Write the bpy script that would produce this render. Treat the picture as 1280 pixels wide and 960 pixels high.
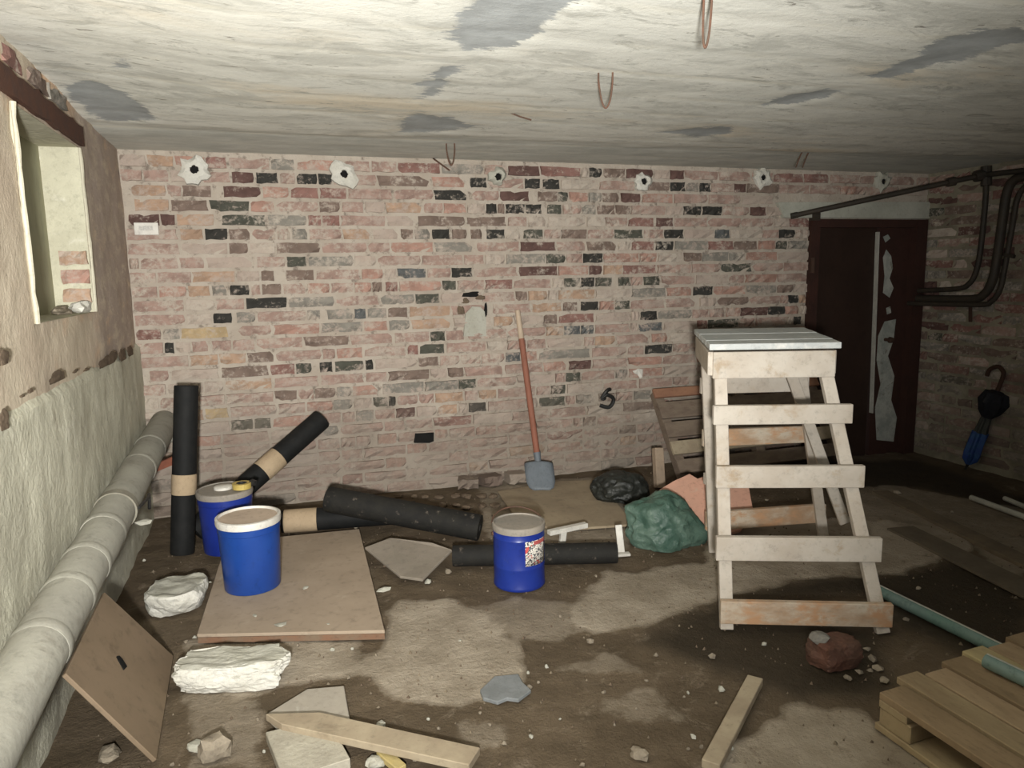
import bpy, bmesh, math, random
import numpy as np
from mathutils import Vector, Matrix, noise as mnoise

for o in list(bpy.data.objects):
    bpy.data.objects.remove(o, do_unlink=True)
SC = bpy.context.scene
COL = SC.collection
rnd = random.Random(7)

# ------------------------------------------------------------------ camera, world, light, exposure
F, YAW, PITCH, ROLL, EYE = 925.0, math.radians(18), math.radians(8.6), math.radians(-1.0), 1.24
ROT = Matrix.Rotation(-YAW, 3, 'Z') @ Matrix.Rotation(math.pi / 2 - PITCH, 3, 'X') @ Matrix.Rotation(ROLL, 3, 'Z')
EYEV = Vector((0, 0, EYE))
cam_d = bpy.data.cameras.new('camera')
cam_d.sensor_width = 36.0
cam_d.lens = F / 1280 * 36.0
cam_d.clip_start = 0.02
cam = bpy.data.objects.new('camera', cam_d)
COL.objects.link(cam)
cam.matrix_world = Matrix.Translation(EYEV) @ ROT.to_4x4()
SC.camera = cam

world = bpy.data.worlds.new('world')
SC.world = world
world.use_nodes = True
world.node_tree.nodes['Background'].inputs[0].default_value = (0.92, 0.97, 1.0, 1)
world.node_tree.nodes['Background'].inputs[1].default_value = 0.16

lamp_d = bpy.data.lights.new('hand_lamp', 'SPOT')           # the photographer's hand lamp
lamp_d.energy = 740
lamp_d.color = (1.0, 0.985, 0.945)
lamp_d.spot_size = math.radians(103)
lamp_d.spot_blend = 1.0
lamp_d.shadow_soft_size = 0.045
lamp = bpy.data.objects.new('hand_lamp', lamp_d)
COL.objects.link(lamp)
lamp.location = (-0.08, -0.26, 1.16)
lamp.rotation_euler = (Vector((0.40, 4.15, 1.78)) - lamp.location).to_track_quat('-Z', 'Y').to_euler()

vs = SC.view_settings
vs.view_transform = 'Standard'
vs.look = 'None'
vs.gamma = 1.0
vs.use_curve_mapping = False
vs.exposure = 0.0

# ------------------------------------------------------------------ where things stand in the room
D, XL, XR, H = 4.15, -0.649, 4.435, 1.86          # back wall, left wall, right wall, ceiling
def ray(x, y): return ROT @ Vector(((x - 640) / F, (480 - y) / F, -1))
def G(x, y, z=0.0):
    d = ray(x, y); return EYEV + d * ((z - EYE) / d.z)
def W(x, y, Y=D):
    d = ray(x, y); return EYEV + d * (Y / d.y)
def SX(x, y, X):
    d = ray(x, y); return EYEV + d * (X / d.x)
def PD(x, y, dep): return EYEV + ray(x, y) * dep
def proj(p):
    v = ROT.transposed() @ (Vector(p) - EYEV); return 640 + F * v.x / -v.z, 480 - F * v.y / -v.z, -v.z
def sstep(a, b, t):
    t = max(0.0, min(1.0, (t - a) / (b - a))); return t * t * (3 - 2 * t)
def fz(x, y):                                      # the earth floor falls towards the right-hand wall
    return -0.11 * sstep(2.6, 4.1, x)
def GF(x, y, up=0.0):
    p = G(x, y, up)
    for _ in range(6): p = G(x, y, fz(p.x, p.y) + up)
    return p

# ------------------------------------------------------------------ materials
MATS = {}
def lin(c): return tuple(c) + (1,) if len(c) == 3 else tuple(c)
class NT:
    def __init__(s, name):
        s.m = bpy.data.materials.new(name); s.m.use_nodes = True
        s.t = s.m.node_tree; s.t.nodes.clear()
        s.out = s.n('ShaderNodeOutputMaterial'); s.b = s.n('ShaderNodeBsdfPrincipled')
        s.l(s.b.outputs[0], s.out.inputs[0])
        s.pos = s.n('ShaderNodeNewGeometry').outputs['Position']
    def n(s, t): return s.t.nodes.new(t)
    def l(s, a, b): s.t.links.new(a, b)
    def setv(s, sock, v):
        if hasattr(v, 'is_linked'): s.l(v, sock)
        else: sock.default_value = v
    def scaled(s, vec):
        m = s.n('ShaderNodeVectorMath'); m.operation = 'MULTIPLY'; s.l(s.pos, m.inputs[0]); m.inputs[1].default_value = vec
        return m.outputs[0]
    def noise(s, scale, detail=4, rough=0.55, stretch=(1, 1, 1), dist=0.0):
        k = s.n('ShaderNodeTexNoise'); k.inputs['Scale'].default_value = scale; k.inputs['Detail'].default_value = detail
        k.inputs['Roughness'].default_value = rough; k.inputs['Distortion'].default_value = dist
        s.l(s.scaled(stretch), k.inputs['Vector']); return k.outputs['Fac']
    def step(s, v, a, b):
        r = s.n('ShaderNodeMapRange'); r.interpolation_type = 'SMOOTHSTEP'
        s.l(v, r.inputs['Value']); r.inputs['From Min'].default_value = a; r.inputs['From Max'].default_value = b
        return r.outputs['Result']
    def math(s, op, a, b):
        m = s.n('ShaderNodeMath'); m.operation = op; s.setv(m.inputs[0], a); s.setv(m.inputs[1], b); return m.outputs[0]
    def mix(s, f, a, b, mode='MIX'):
        m = s.n('ShaderNodeMix'); m.data_type = 'RGBA'; m.blend_type = mode
        s.setv(m.inputs['Factor'], f)
        s.setv(m.inputs['A'], lin(a) if isinstance(a, (tuple, list)) else a)
        s.setv(m.inputs['B'], lin(b) if isinstance(b, (tuple, list)) else b)
        return m.outputs['Result']
    def bump(s, h, strength, dist=0.01):
        b = s.n('ShaderNodeBump'); b.inputs['Strength'].default_value = strength; b.inputs['Distance'].default_value = dist
        s.l(h, b.inputs['Height']); s.l(b.outputs[0], s.b.inputs['Normal'])
    def fin(s, col, rough=0.85, spec=0.3, metal=0.0):
        s.setv(s.b.inputs['Base Color'], lin(col) if isinstance(col, tuple) else col)
        s.setv(s.b.inputs['Roughness'], rough); s.b.inputs['Specular IOR Level'].default_value = spec
        s.b.inputs['Metallic'].default_value = metal
        return s.m
def surf(name, a, b, scale=6, rough=0.85, spec=0.3, stretch=(1, 1, 1), bump=0.3, bscale=40, bdist=0.006,
         dirt=None, dirt_amt=0.45, dscale=9, metal=0.0, grime=0.5):
    """two-tone noise, optional blotches of a third colour, fine relief"""
    if name in MATS: return MATS[name]
    s = NT(name)
    c = s.mix(s.step(s.noise(scale, 5, 0.6, stretch), 0.32, 0.68), a, b)
    if dirt:
        c = s.mix(s.step(s.noise(dscale, 6, 0.65, stretch, 0.3), 1 - dirt_amt - 0.08, 1 - dirt_amt + 0.1), c, dirt)
    mot = s.noise(scale * 6.5, 6, 0.72, stretch)                # grime in the grain
    c = s.mix(s.math('MULTIPLY', s.step(mot, 0.50, 0.74), grime), c, tuple(v * 0.45 for v in a))
    c = s.mix(s.math('MULTIPLY', s.step(s.noise(scale * 2.3, 5, 0.7, stretch), 0.55, 0.75), grime * 0.6), c, tuple(v * 0.6 for v in b))
    if bump: s.bump(s.noise(bscale, 5, 0.6, stretch), bump, bdist)
    MATS[name] = s.fin(c, rough, spec, metal); return MATS[name]

WASH = (0.46, 0.405, 0.338)
BR = {  # brick colours and how much lime and mortar smear sits on them
    'p': ((0.385, 0.265, 0.218), .51), 's': ((0.42, 0.255, 0.20), .48), 'o': ((0.44, 0.30, 0.21), .48),
    'r': ((0.27, 0.15, 0.125), .45), 'R': ((0.14, 0.082, 0.07), .38), 'n': ((0.215, 0.158, 0.128), .43),
    'k': ((0.046, 0.044, 0.039), .40), 'g': ((0.088, 0.088, 0.070), .45), 'y': ((0.26, 0.24, 0.205), .48),
    'l': ((0.125, 0.13, 0.128), .44), 't': ((0.48, 0.36, 0.21), .43), 'w': ((0.45, 0.365, 0.305), .62)}
def brownish(s, c):
    """darker, browner tint on the lowest courses, with a ragged upper edge"""
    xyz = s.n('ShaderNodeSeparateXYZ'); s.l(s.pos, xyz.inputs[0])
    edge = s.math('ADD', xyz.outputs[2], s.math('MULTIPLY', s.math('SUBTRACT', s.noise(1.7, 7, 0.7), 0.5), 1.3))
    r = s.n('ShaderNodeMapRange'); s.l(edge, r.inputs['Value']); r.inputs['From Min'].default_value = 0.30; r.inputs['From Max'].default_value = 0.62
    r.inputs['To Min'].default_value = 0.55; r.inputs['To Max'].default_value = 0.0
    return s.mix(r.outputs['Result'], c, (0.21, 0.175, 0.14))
def brick_mat(c):
    key = 'brick_' + c
    if key in MATS: return MATS[key]
    col, wash = BR[c]; col = tuple(v * 0.84 for v in col)
    s = NT(key)
    base = s.mix(s.step(s.noise(14, 5, 0.6), 0.3, 0.7), tuple(v * 0.8 for v in col), tuple(min(1, v * 1.16) for v in col))
    w = s.noise(7.5, 8, 0.68, (1, 1, 1.7), 0.4)
    fine = s.noise(45, 4, 0.7)
    w = s.math('ADD', w, s.math('MULTIPLY', s.math('SUBTRACT', fine, 0.5), 0.75))
    wc = s.mix(s.step(s.noise(3.0, 4), 0.35, 0.65), WASH, (0.40, 0.325, 0.273))
    wc = s.mix(s.math('MULTIPLY', s.step(s.noise(28, 6, 0.72), 0.50, 0.70), 0.5), wc, (0.225, 0.187, 0.153))
    t = 1 - wash
    c2 = s.mix(s.math('MULTIPLY', s.step(w, t - 0.08, t + 0.14), 0.86), base, wc)
    c2 = brownish(s, c2)
    s.bump(s.noise(60, 5, 0.65), 0.55, 0.006)
    MATS[key] = s.fin(c2, 0.9, 0.2); return MATS[key]
def mortar_mat():
    s = NT('lime_mortar')
    c = s.mix(s.step(s.noise(5, 6, 0.65), 0.35, 0.65), (0.455, 0.40, 0.335), (0.385, 0.33, 0.27))
    c = s.mix(s.step(s.noise(22, 6, 0.7), 0.53, 0.70), c, (0.20, 0.165, 0.135))
    c = brownish(s, c)
    s.bump(s.noise(50, 6, 0.7), 0.7, 0.008)
    return s.fin(c, 0.95, 0.15)
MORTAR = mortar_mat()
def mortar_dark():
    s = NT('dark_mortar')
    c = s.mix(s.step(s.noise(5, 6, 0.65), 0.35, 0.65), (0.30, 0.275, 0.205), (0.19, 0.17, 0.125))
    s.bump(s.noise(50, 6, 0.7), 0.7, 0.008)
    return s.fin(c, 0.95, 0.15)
WHITE_WOOD = surf('limewashed_wood', (0.51, 0.465, 0.40), (0.43, 0.375, 0.31), 6, 0.85, 0.2, (1, 1, 1), 0.35, 55, 0.003, (0.36, 0.28, 0.195), 0.38, 9)
WHITE_WOOD_ORANGE = surf('worn_limewashed_wood', (0.52, 0.45, 0.355), (0.37, 0.24, 0.145), 7, 0.8, 0.25, (1, 1, 2), 0.25, 55, 0.003, (0.46, 0.27, 0.15), 0.46, 9)
GREY_WOOD = surf('grey_old_wood', (0.23, 0.18, 0.135), (0.17, 0.13, 0.10), 7, 0.9, 0.2, (1, 1, 3), 0.4, 50, 0.004, (0.15, 0.105, 0.08), 0.35, 8)
RED_WOOD = surf('reddish_wood', (0.34, 0.18, 0.11), (0.27, 0.14, 0.09), 8, 0.85, 0.25, (1, 1, 2), 0.3, 50, 0.003)
PALLET_WOOD = surf('pallet_wood', (0.37, 0.29, 0.17), (0.28, 0.21, 0.125), 5, 0.85, 0.25, (3, 1, 1), 0.3, 45, 0.003, (0.27, 0.19, 0.11), 0.34, 5)
PLANK_WOOD = surf('dusty_plank', (0.40, 0.335, 0.235), (0.31, 0.25, 0.175), 8, 0.9, 0.2, (1, 1, 1), 0.3, 45, 0.003, (0.22, 0.175, 0.12), 0.36, 9)
BOARD = surf('dusty_hardboard', (0.37, 0.295, 0.22), (0.31, 0.245, 0.18), 4, 0.85, 0.25, (1, 1, 1), 0.15, 60, 0.002, (0.42, 0.35, 0.27), 0.36, 7)
BOARD_EDGE = surf('red_board_edge', (0.19, 0.105, 0.065), (0.17, 0.125, 0.085), 14, 0.9, 0.2, (1, 1, 1), 0.3, 60, 0.003)
BOARD2 = surf('brown_hardboard', (0.185, 0.135, 0.085), (0.225, 0.165, 0.108), 3, 0.75, 0.3, (1, 1, 1), 0.12, 60, 0.002)
GREY_BOARD = surf('grey_cement_board', (0.40, 0.36, 0.30), (0.32, 0.29, 0.24), 5, 0.9, 0.2, (1, 1, 1), 0.25, 60, 0.003, (0.50, 0.47, 0.41), 0.35, 12)
FELT = surf('roofing_felt', (0.009, 0.0095, 0.0095), (0.014, 0.014, 0.0135), 20, 0.7, 0.2, (1, 1, 1), 0.35, 220, 0.002)
FELT_DUSTY = surf('dusty_roofing_felt', (0.015, 0.0145, 0.0135), (0.021, 0.020, 0.017), 20, 0.75, 0.2, (1, 1, 1), 0.5, 160, 0.003, (0.18, 0.15, 0.12), 0.33, 26)
KRAFT = surf('kraft_paper', (0.44, 0.335, 0.22), (0.37, 0.28, 0.18), 9, 0.8, 0.25, (1, 1, 1), 0.15, 70, 0.002)
BLUE = surf('blue_paint', (0.010, 0.047, 0.235), (0.014, 0.06, 0.27), 5, 0.32, 0.5, (1, 1, 1), 0.05, 40, 0.002, (0.05, 0.10, 0.26), 0.27, 16)
BLUE2 = surf('blue_tin', (0.010, 0.025, 0.20), (0.013, 0.035, 0.235), 5, 0.34, 0.5, (1, 1, 1), 0.05, 40, 0.002, (0.08, 0.10, 0.24), 0.28, 18)
LID_BEIGE = surf('dusty_beige_lid', (0.50, 0.40, 0.31), (0.40, 0.32, 0.25), 7, 0.7, 0.3, (1, 1, 1), 0.1, 60, 0.002)
LID_GREY = surf('dusty_grey_lid', (0.24, 0.22, 0.19), (0.30, 0.265, 0.22), 9, 0.75, 0.3, (1, 1, 1), 0.15, 60, 0.002)
WHITE_PL = surf('white_plastic', (0.66, 0.64, 0.58), (0.56, 0.53, 0.47), 9, 0.5, 0.4, (1, 1, 1), 0.08, 60, 0.002)
PLASTER_W = surf('white_plaster', (0.62, 0.605, 0.545), (0.52, 0.50, 0.435), 9, 0.95, 0.15, (1, 1, 1), 0.7, 55, 0.008)
PLASTER_G = surf('grey_plaster', (0.43, 0.42, 0.36), (0.36, 0.35, 0.29), 9, 0.95, 0.15, (1, 1, 1), 0.5, 55, 0.006)
STONE = surf('dusty_stone', (0.31, 0.265, 0.20), (0.22, 0.185, 0.14), 20, 0.95, 0.15, (1, 1, 1), 0.6, 70, 0.006)
STONE_D = surf('brown_clod', (0.16, 0.12, 0.085), (0.115, 0.085, 0.06), 20, 0.95, 0.15, (1, 1, 1), 0.7, 70, 0.006)
STONE_R = surf('wet_red_brick', (0.12, 0.055, 0.037), (0.085, 0.048, 0.033), 14, 0.75, 0.3, (1, 1, 1), 0.7, 60, 0.006)
RUST = surf('rust', (0.10, 0.045, 0.028), (0.075, 0.04, 0.03), 18, 0.85, 0.25, (1, 1, 1), 0.5, 90, 0.004)
RUST_DARK = surf('dark_rust', (0.045, 0.026, 0.018), (0.06, 0.03, 0.02), 18, 0.8, 0.25, (1, 1, 1), 0.5, 90, 0.004)
WIRE = surf('rusty_wire', (0.075, 0.045, 0.03), (0.11, 0.055, 0.035), 40, 0.7, 0.3, (1, 1, 1), 0.2, 90, 0.002)
IRON = surf('dark_iron_pipe', (0.030, 0.026, 0.020), (0.045, 0.035, 0.025), 10, 0.6, 0.35, (1, 1, 1), 0.3, 90, 0.003)
DOOR_D = surf('dark_brown_door_paint', (0.024, 0.013, 0.009), (0.030, 0.016, 0.011), 4, 0.6, 0.3, (1, 1, 1), 0.2, 40, 0.003)
DOOR_R = surf('red_brown_door_paint', (0.045, 0.019, 0.014), (0.034, 0.016, 0.012), 6, 0.65, 0.3, (1, 1, 1), 0.3, 40, 0.004)
PEELED = surf('peeled_white_paint', (0.40, 0.40, 0.36), (0.26, 0.28, 0.25), 14, 0.9, 0.2, (1, 1, 1), 0.5, 60, 0.004, (0.10, 0.085, 0.06), 0.36, 16)
PIPE_G = surf('grey_cement_pipe', (0.34, 0.33, 0.28), (0.28, 0.27, 0.23), 4, 0.9, 0.2, (1, 1, 1), 0.4, 60, 0.004, (0.22, 0.205, 0.17), 0.38, 9)
SALMON = surf('salmon_board', (0.66, 0.37, 0.27), (0.58, 0.34, 0.25), 7, 0.85, 0.25, (1, 1, 1), 0.2, 60, 0.003, (0.56, 0.43, 0.33), 0.34, 9)
STEEL = surf('blue_grey_steel', (0.165, 0.19, 0.215), (0.13, 0.15, 0.17), 14, 0.55, 0.4, (1, 1, 0.3), 0.2, 60, 0.003, (0.25, 0.22, 0.19), 0.36, 14)
HANDLE = surf('red_brown_handle', (0.29, 0.115, 0.075), (0.24, 0.10, 0.065), 12, 0.7, 0.3, (1, 1, 0.2), 0.1, 60, 0.002)
HANDLE_L = surf('bare_wood_handle', (0.52, 0.41, 0.30), (0.44, 0.35, 0.26), 12, 0.8, 0.3, (1, 1, 0.2), 0.1, 60, 0.002)
YELLOW = surf('yellow_tape', (0.52, 0.40, 0.12), (0.45, 0.33, 0.09), 12, 0.5, 0.4, (1, 1, 1), 0.05)
BLACKP = surf('black_plastic', (0.014, 0.014, 0.014), (0.02, 0.02, 0.019), 12, 0.5, 0.4, (1, 1, 1), 0.05)
BLACK_CLOTH = surf('black_nylon', (0.010, 0.011, 0.014), (0.016, 0.017, 0.022), 30, 0.7, 0.3, (1, 1, 1), 0.1)
GREY_CLOTH = surf('olive_grey_nylon', (0.055, 0.058, 0.048), (0.04, 0.043, 0.038), 30, 0.7, 0.3, (1, 1, 1), 0.1)
BLUE_CLOTH = surf('blue_nylon', (0.022, 0.05, 0.20), (0.03, 0.085, 0.20), 26, 0.6, 0.35, (1, 1, 1), 0.1)
TUBE_GREEN = surf('grey_green_tube', (0.12, 0.21, 0.18), (0.17, 0.25, 0.23), 7, 0.22, 0.6, (1, 1, 1), 0.05, 40, 0.002)
ROD_WHITE = surf('pale_rod', (0.50, 0.50, 0.44), (0.42, 0.42, 0.37), 9, 0.6, 0.3, (1, 1, 1), 0.05)
CONC_BEAM = surf('pale_concrete', (0.44, 0.44, 0.375), (0.35, 0.35, 0.295), 5, 0.9, 0.2, (1, 1, 1), 0.4, 50, 0.005, (0.27, 0.255, 0.21), 0.33, 8)
OLIVE = surf('olive_painted_panel', (0.34, 0.33, 0.22), (0.27, 0.265, 0.18), 3, 0.7, 0.3, (1, 1, 0.4), 0.2, 40, 0.003, (0.42, 0.41, 0.32), 0.34, 5)
BLACK_HOLE = surf('hole_shade', (0.012, 0.012, 0.012), (0.016, 0.015, 0.014), 20, 0.95, 0.1)  # flat black, stands in for the shade inside holes and gaps
YELLOW_CHIP = surf('yellow_foam', (0.48, 0.38, 0.15), (0.42, 0.34, 0.16), 20, 0.8, 0.2)
def print_mat():
    s = NT('printed_label')
    c = s.mix(s.step(s.noise(120, 2, 0.5, (1, 1, 1.4)), 0.50, 0.54), (0.66, 0.63, 0.56), (0.05, 0.05, 0.06))
    c = s.mix(s.step(s.noise(55, 2, 0.5), 0.60, 0.63), c, (0.45, 0.06, 0.05))
    return s.fin(c, 0.6, 0.3)
LABEL = print_mat()
def sack_mat(name, a, b):
    s = NT(name)
    c = s.mix(s.step(s.noise(9, 5, 0.6, (1, 1, 1), 0.5), 0.35, 0.65), a, b)
    s.bump(s.noise(35, 5, 0.6, (1, 1, 1), 1.0), 0.6, 0.01)
    m = s.fin(c, 0.42, 0.4)
    s.b.inputs['Transmission Weight'].default_value = 0.0
    return m
SACK_G = sack_mat('green_film', (0.05, 0.10, 0.075), (0.10, 0.16, 0.125))
SACK_K = sack_mat('black_film', (0.014, 0.016, 0.014), (0.03, 0.032, 0.027))

# ------------------------------------------------------------------ mesh helpers
ORG = {}
class MB:
    def __init__(s): s.v = []; s.f = []; s.mi = []
    def add(s, vs_, fs, mi=0):
        b = len(s.v); s.v += [Vector(v) for v in vs_]
        s.f += [tuple(i + b for i in f) for f in fs]; s.mi += [mi] * len(fs); return s
    def hexa(s, a, mi=0):            # eight corners: bottom ring 0-3, top ring 4-7
        return s.add(a, [(3, 2, 1, 0), (4, 5, 6, 7), (0, 1, 5, 4), (1, 2, 6, 5), (2, 3, 7, 6), (3, 0, 4, 7)], mi)
    def box(s, lo, hi, mi=0):
        x0, y0, z0 = lo; x1, y1, z1 = hi
        return s.hexa([(x0, y0, z0), (x1, y0, z0), (x1, y1, z0), (x0, y1, z0), (x0, y0, z1), (x1, y0, z1), (x1, y1, z1), (x0, y1, z1)], mi)
    def beam(s, p0, p1, w, t, side=None, mi=0):
        """bar from p0 to p1, w wide along side, t thick along the third axis"""
        p0, p1 = Vector(p0), Vector(p1); d = (p1 - p0).normalized()
        side = Vector(side) if side is not None else Vector((0, 0, 1)).cross(d)
        if side.length < 1e-4: side = Vector((1, 0, 0))
        side = (side - d * side.dot(d)).normalized(); up = d.cross(side)
        a, b = side * (w / 2), up * (t / 2)
        return s.hexa([p0 - a - b, p0 + a - b, p0 + a + b, p0 - a + b, p1 - a - b, p1 + a - b, p1 + a + b, p1 - a + b], mi)
    def slab(s, pts, th, nrm=None, mi=0):
        """flat piece with the outline pts (counter-clockwise seen from the front), thickness th behind it"""
        pts = [Vector(p) for p in pts]; n = len(pts)
        if nrm is None:
            nrm = Vector((0, 0, 0))
            for i in range(n):
                a, b = pts[i], pts[(i + 1) % n]; nrm += a.cross(b)
            nrm.normalize()
        nrm = Vector(nrm)
        fs = [tuple(range(n)), tuple(range(2 * n - 1, n - 1, -1))]
        for i in range(n): j = (i + 1) % n; fs.append((i, i + n, j + n, j))
        return s.add(pts + [p - nrm * th for p in pts], fs, mi)
    def tube(s, path, r, seg=12, caps=True, mi=0, hole=0.0):
        path = [Vector(p) for p in path]; n = len(path)
        rs = r if isinstance(r, (list, tuple)) else [r] * n
        t0 = (path[1] - path[0]).normalized()
        u = t0.orthogonal().normalized(); vs_ = []
        for i in range(n):
            t = (path[min(i + 1, n - 1)] - path[max(i - 1, 0)]).normalized()
            u = (u - t * u.dot(t)).normalized(); w = t.cross(u)
            for k in range(seg):
                a = 2 * math.pi * k / seg
                vs_.append(path[i] + (u * math.cos(a) + w * math.sin(a)) * rs[i])
        fs = []
        for i in range(n - 1):
            for k in range(seg):
                a, b = i * seg + k, i * seg + (k + 1) % seg
                fs.append((a, b, b + seg, a + seg))
        if caps: fs += [tuple(range(seg - 1, -1, -1)), tuple(range((n - 1) * seg, n * seg))]
        return s.add(vs_, fs, mi)
    def lathe(s, prof, c, axis=(0, 0, 1), seg=32, mi=0, ripple=None):
        ax = Vector(axis).normalized(); u = ax.orthogonal().normalized(); w = ax.cross(u); c = Vector(c); vs_ = []
        for i, (r, z) in enumerate(prof):
            for k in range(seg):
                a = 2 * math.pi * k / seg
                rr = r * (1 + (ripple(a, z) if ripple else 0))
                vs_.append(c + ax * z + (u * math.cos(a) + w * math.sin(a)) * rr)
        fs = []
        for i in range(len(prof) - 1):
            for k in range(seg):
                a, b = i * seg + k, i * seg + (k + 1) % seg
                fs.append((a, b, b + seg, a + seg))
        fs += [tuple(range(seg - 1, -1, -1)), tuple(range((len(prof) - 1) * seg, len(prof) * seg))]
        return s.add(vs_, fs, mi)
    def chunk(s, c, size, seed=0, sub=2, rough=0.22, flat=None, rz=0.0, freq=1.4, box=0.0, fine=0.0):
        bm = bmesh.new(); bmesh.ops.create_icosphere(bm, subdivisions=sub, radius=1.0)
        vs_ = []; M = Matrix.Rotation(rz, 3, 'Z'); c = Vector(c); sz = Vector(size)
        for v in bm.verts:
            q = v.co.copy()
            if box:
                m = max(abs(q.x), abs(q.y), abs(q.z)); q = q.lerp(q / m, box)
            q *= 1 + rough * 2 * mnoise.noise(v.co * freq + Vector((seed * 3.1, seed * 1.7, seed)))
            q += 0.3 * rough * mnoise.noise_vector(v.co * freq * 3 + Vector((seed, 0, 5)))
            if flat: q.z = min(q.z, flat + 0.12 * mnoise.noise(q * 2.2 + Vector((seed, 3, 0))))
            if fine: q *= 1 + fine * (mnoise.noise(v.co * 9 + Vector((seed, 1, 2))) + 0.6 * mnoise.noise(v.co * 21 + Vector((seed, 4, 2))))
            q.z = max(q.z, -0.8)
            vs_.append(c + M @ Vector((q.x * sz.x, q.y * sz.y, (q.z + 0.8) / 1.8 * sz.z)))
        fs = [tuple(v.index for v in f.verts) for f in bm.faces]; bm.free()
        return s.add(vs_, fs)
def obj(name, mb, m, parent=None, org=None, bevel=0.0, smooth=False, kind=None):
    if org is None:
        if parent is not None: org = ORG[parent.name]
        else:
            xs = [v.x for v in mb.v]; ys = [v.y for v in mb.v]; zs = [v.z for v in mb.v]
            org = Vector(((min(xs) + max(xs)) / 2, (min(ys) + max(ys)) / 2, min(zs)))
    me = bpy.data.meshes.new(name); me.from_pydata([v - org for v in mb.v], [], mb.f); me.update()
    for k in (m if isinstance(m, (list, tuple)) else [m]): me.materials.append(k)
    if any(mb.mi): me.polygons.foreach_set('material_index', mb.mi)
    bm = bmesh.new(); bm.from_mesh(me); bmesh.ops.recalc_face_normals(bm, faces=bm.faces); bm.to_mesh(me); bm.free()
    if smooth:
        me.polygons.foreach_set('use_smooth', [True] * len(me.polygons))
        me.set_sharp_from_angle(angle=math.radians(40))
    o = bpy.data.objects.new(name, me); COL.objects.link(o)
    ORG[o.name] = Vector(org)
    if parent is not None: o.parent = parent; o.location = Vector(org) - ORG[parent.name]
    else: o.location = org
    if bevel:
        b = o.modifiers.new('bevel', 'BEVEL'); b.width = bevel; b.segments = 1; b.limit_method = 'ANGLE'
    if kind: o['kind'] = kind
    return o
def tag(o, label, cat, group=None):
    o['label'] = label; o['category'] = cat
    if group: o['group'] = group
    return o
def thing(name, label, cat, loc, group=None):
    o = bpy.data.objects.new(name, None); COL.objects.link(o); o.location = loc; o.empty_display_size = 0.1
    ORG[o.name] = Vector(loc); return tag(o, label, cat, group)
def struct(name, mb, m, label=None, smooth=False, org=(0, 0, 0)):
    o = obj(name, mb, m, None, Vector(org), 0, smooth, 'structure')
    if label: o['label'] = label
    return o
def smooth_path(pts, n=6):
    pts = [Vector(p) for p in pts]; out = []
    for i in range(len(pts) - 1):
        p0, p1, p2, p3 = pts[max(i - 1, 0)], pts[i], pts[i + 1], pts[min(i + 2, len(pts) - 1)]
        for k in range(n):
            t = k / n
            out.append(0.5 * ((2 * p1) + (p2 - p0) * t + (2 * p0 - 5 * p1 + 4 * p2 - p3) * t * t + (3 * p1 - p0 - 3 * p2 + p3) * t ** 3))
    out.append(pts[-1]); return out
def nz(x, y, z=0.0, f=1.0): return mnoise.noise(Vector((x * f, y * f, z * f)))
def fbm(x, y, z=0.0, f=1.0):
    return nz(x, y, z, f) + 0.5 * nz(x, y, z + 7, f * 2.1) + 0.25 * nz(x, y, z + 13, f * 4.3)
def poly_field(X, Y, poly):
    """signed distance (metres, positive inside) of grid points to a polygon"""
    P = np.array(poly); n = len(P); dist = np.full(X.shape, 1e9); ins = np.zeros(X.shape, bool)
    for i in range(n):
        ax, ay = P[i]; bx, by = P[(i + 1) % n]
        ex, ey = bx - ax, by - ay
        t = np.clip(((X - ax) * ex + (Y - ay) * ey) / (ex * ex + ey * ey + 1e-12), 0, 1)
        dist = np.minimum(dist, np.hypot(X - ax - t * ex, Y - ay - t * ey))
        c = ((ay > Y) != (by > Y)) & (X < ex * (Y - ay) / (by - ay + 1e-12) + ax)
        ins ^= c
    return np.where(ins, dist, -dist)
def grid_mesh(name, X, Y, Z, mat, attrs, flip=False):
    ny, nx = X.shape
    verts = np.stack([X, Y, Z], -1).reshape(-1, 3)
    idx = np.arange(nx * ny).reshape(ny, nx)
    q = np.stack([idx[:-1, :-1], idx[:-1, 1:], idx[1:, 1:], idx[1:, :-1]], -1).reshape(-1, 4)
    if flip: q = q[:, ::-1]
    me = bpy.data.meshes.new(name); me.from_pydata(verts.tolist(), [], q.tolist()); me.update()
    for k, v in attrs.items():
        a = me.attributes.new(k, 'FLOAT', 'POINT'); a.data.foreach_set('value', v.reshape(-1).astype(np.float32))
    me.polygons.foreach_set('use_smooth', [True] * len(me.polygons))
    me.materials.append(mat)
    o = bpy.data.objects.new(name, me); COL.objects.link(o); ORG[o.name] = Vector((0, 0, 0)); o['kind'] = 'structure'
    return o
def attr(s, name):
    a = s.n('ShaderNodeAttribute'); a.attribute_name = name; return a.outputs['Fac']
def npnoise(X, Y, f, seed=0):
    out = np.empty(X.size); xs = X.reshape(-1); ys = Y.reshape(-1)
    for i in range(X.size): out[i] = fbm(xs[i], ys[i], seed, f)
    return out.reshape(X.shape)

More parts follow.
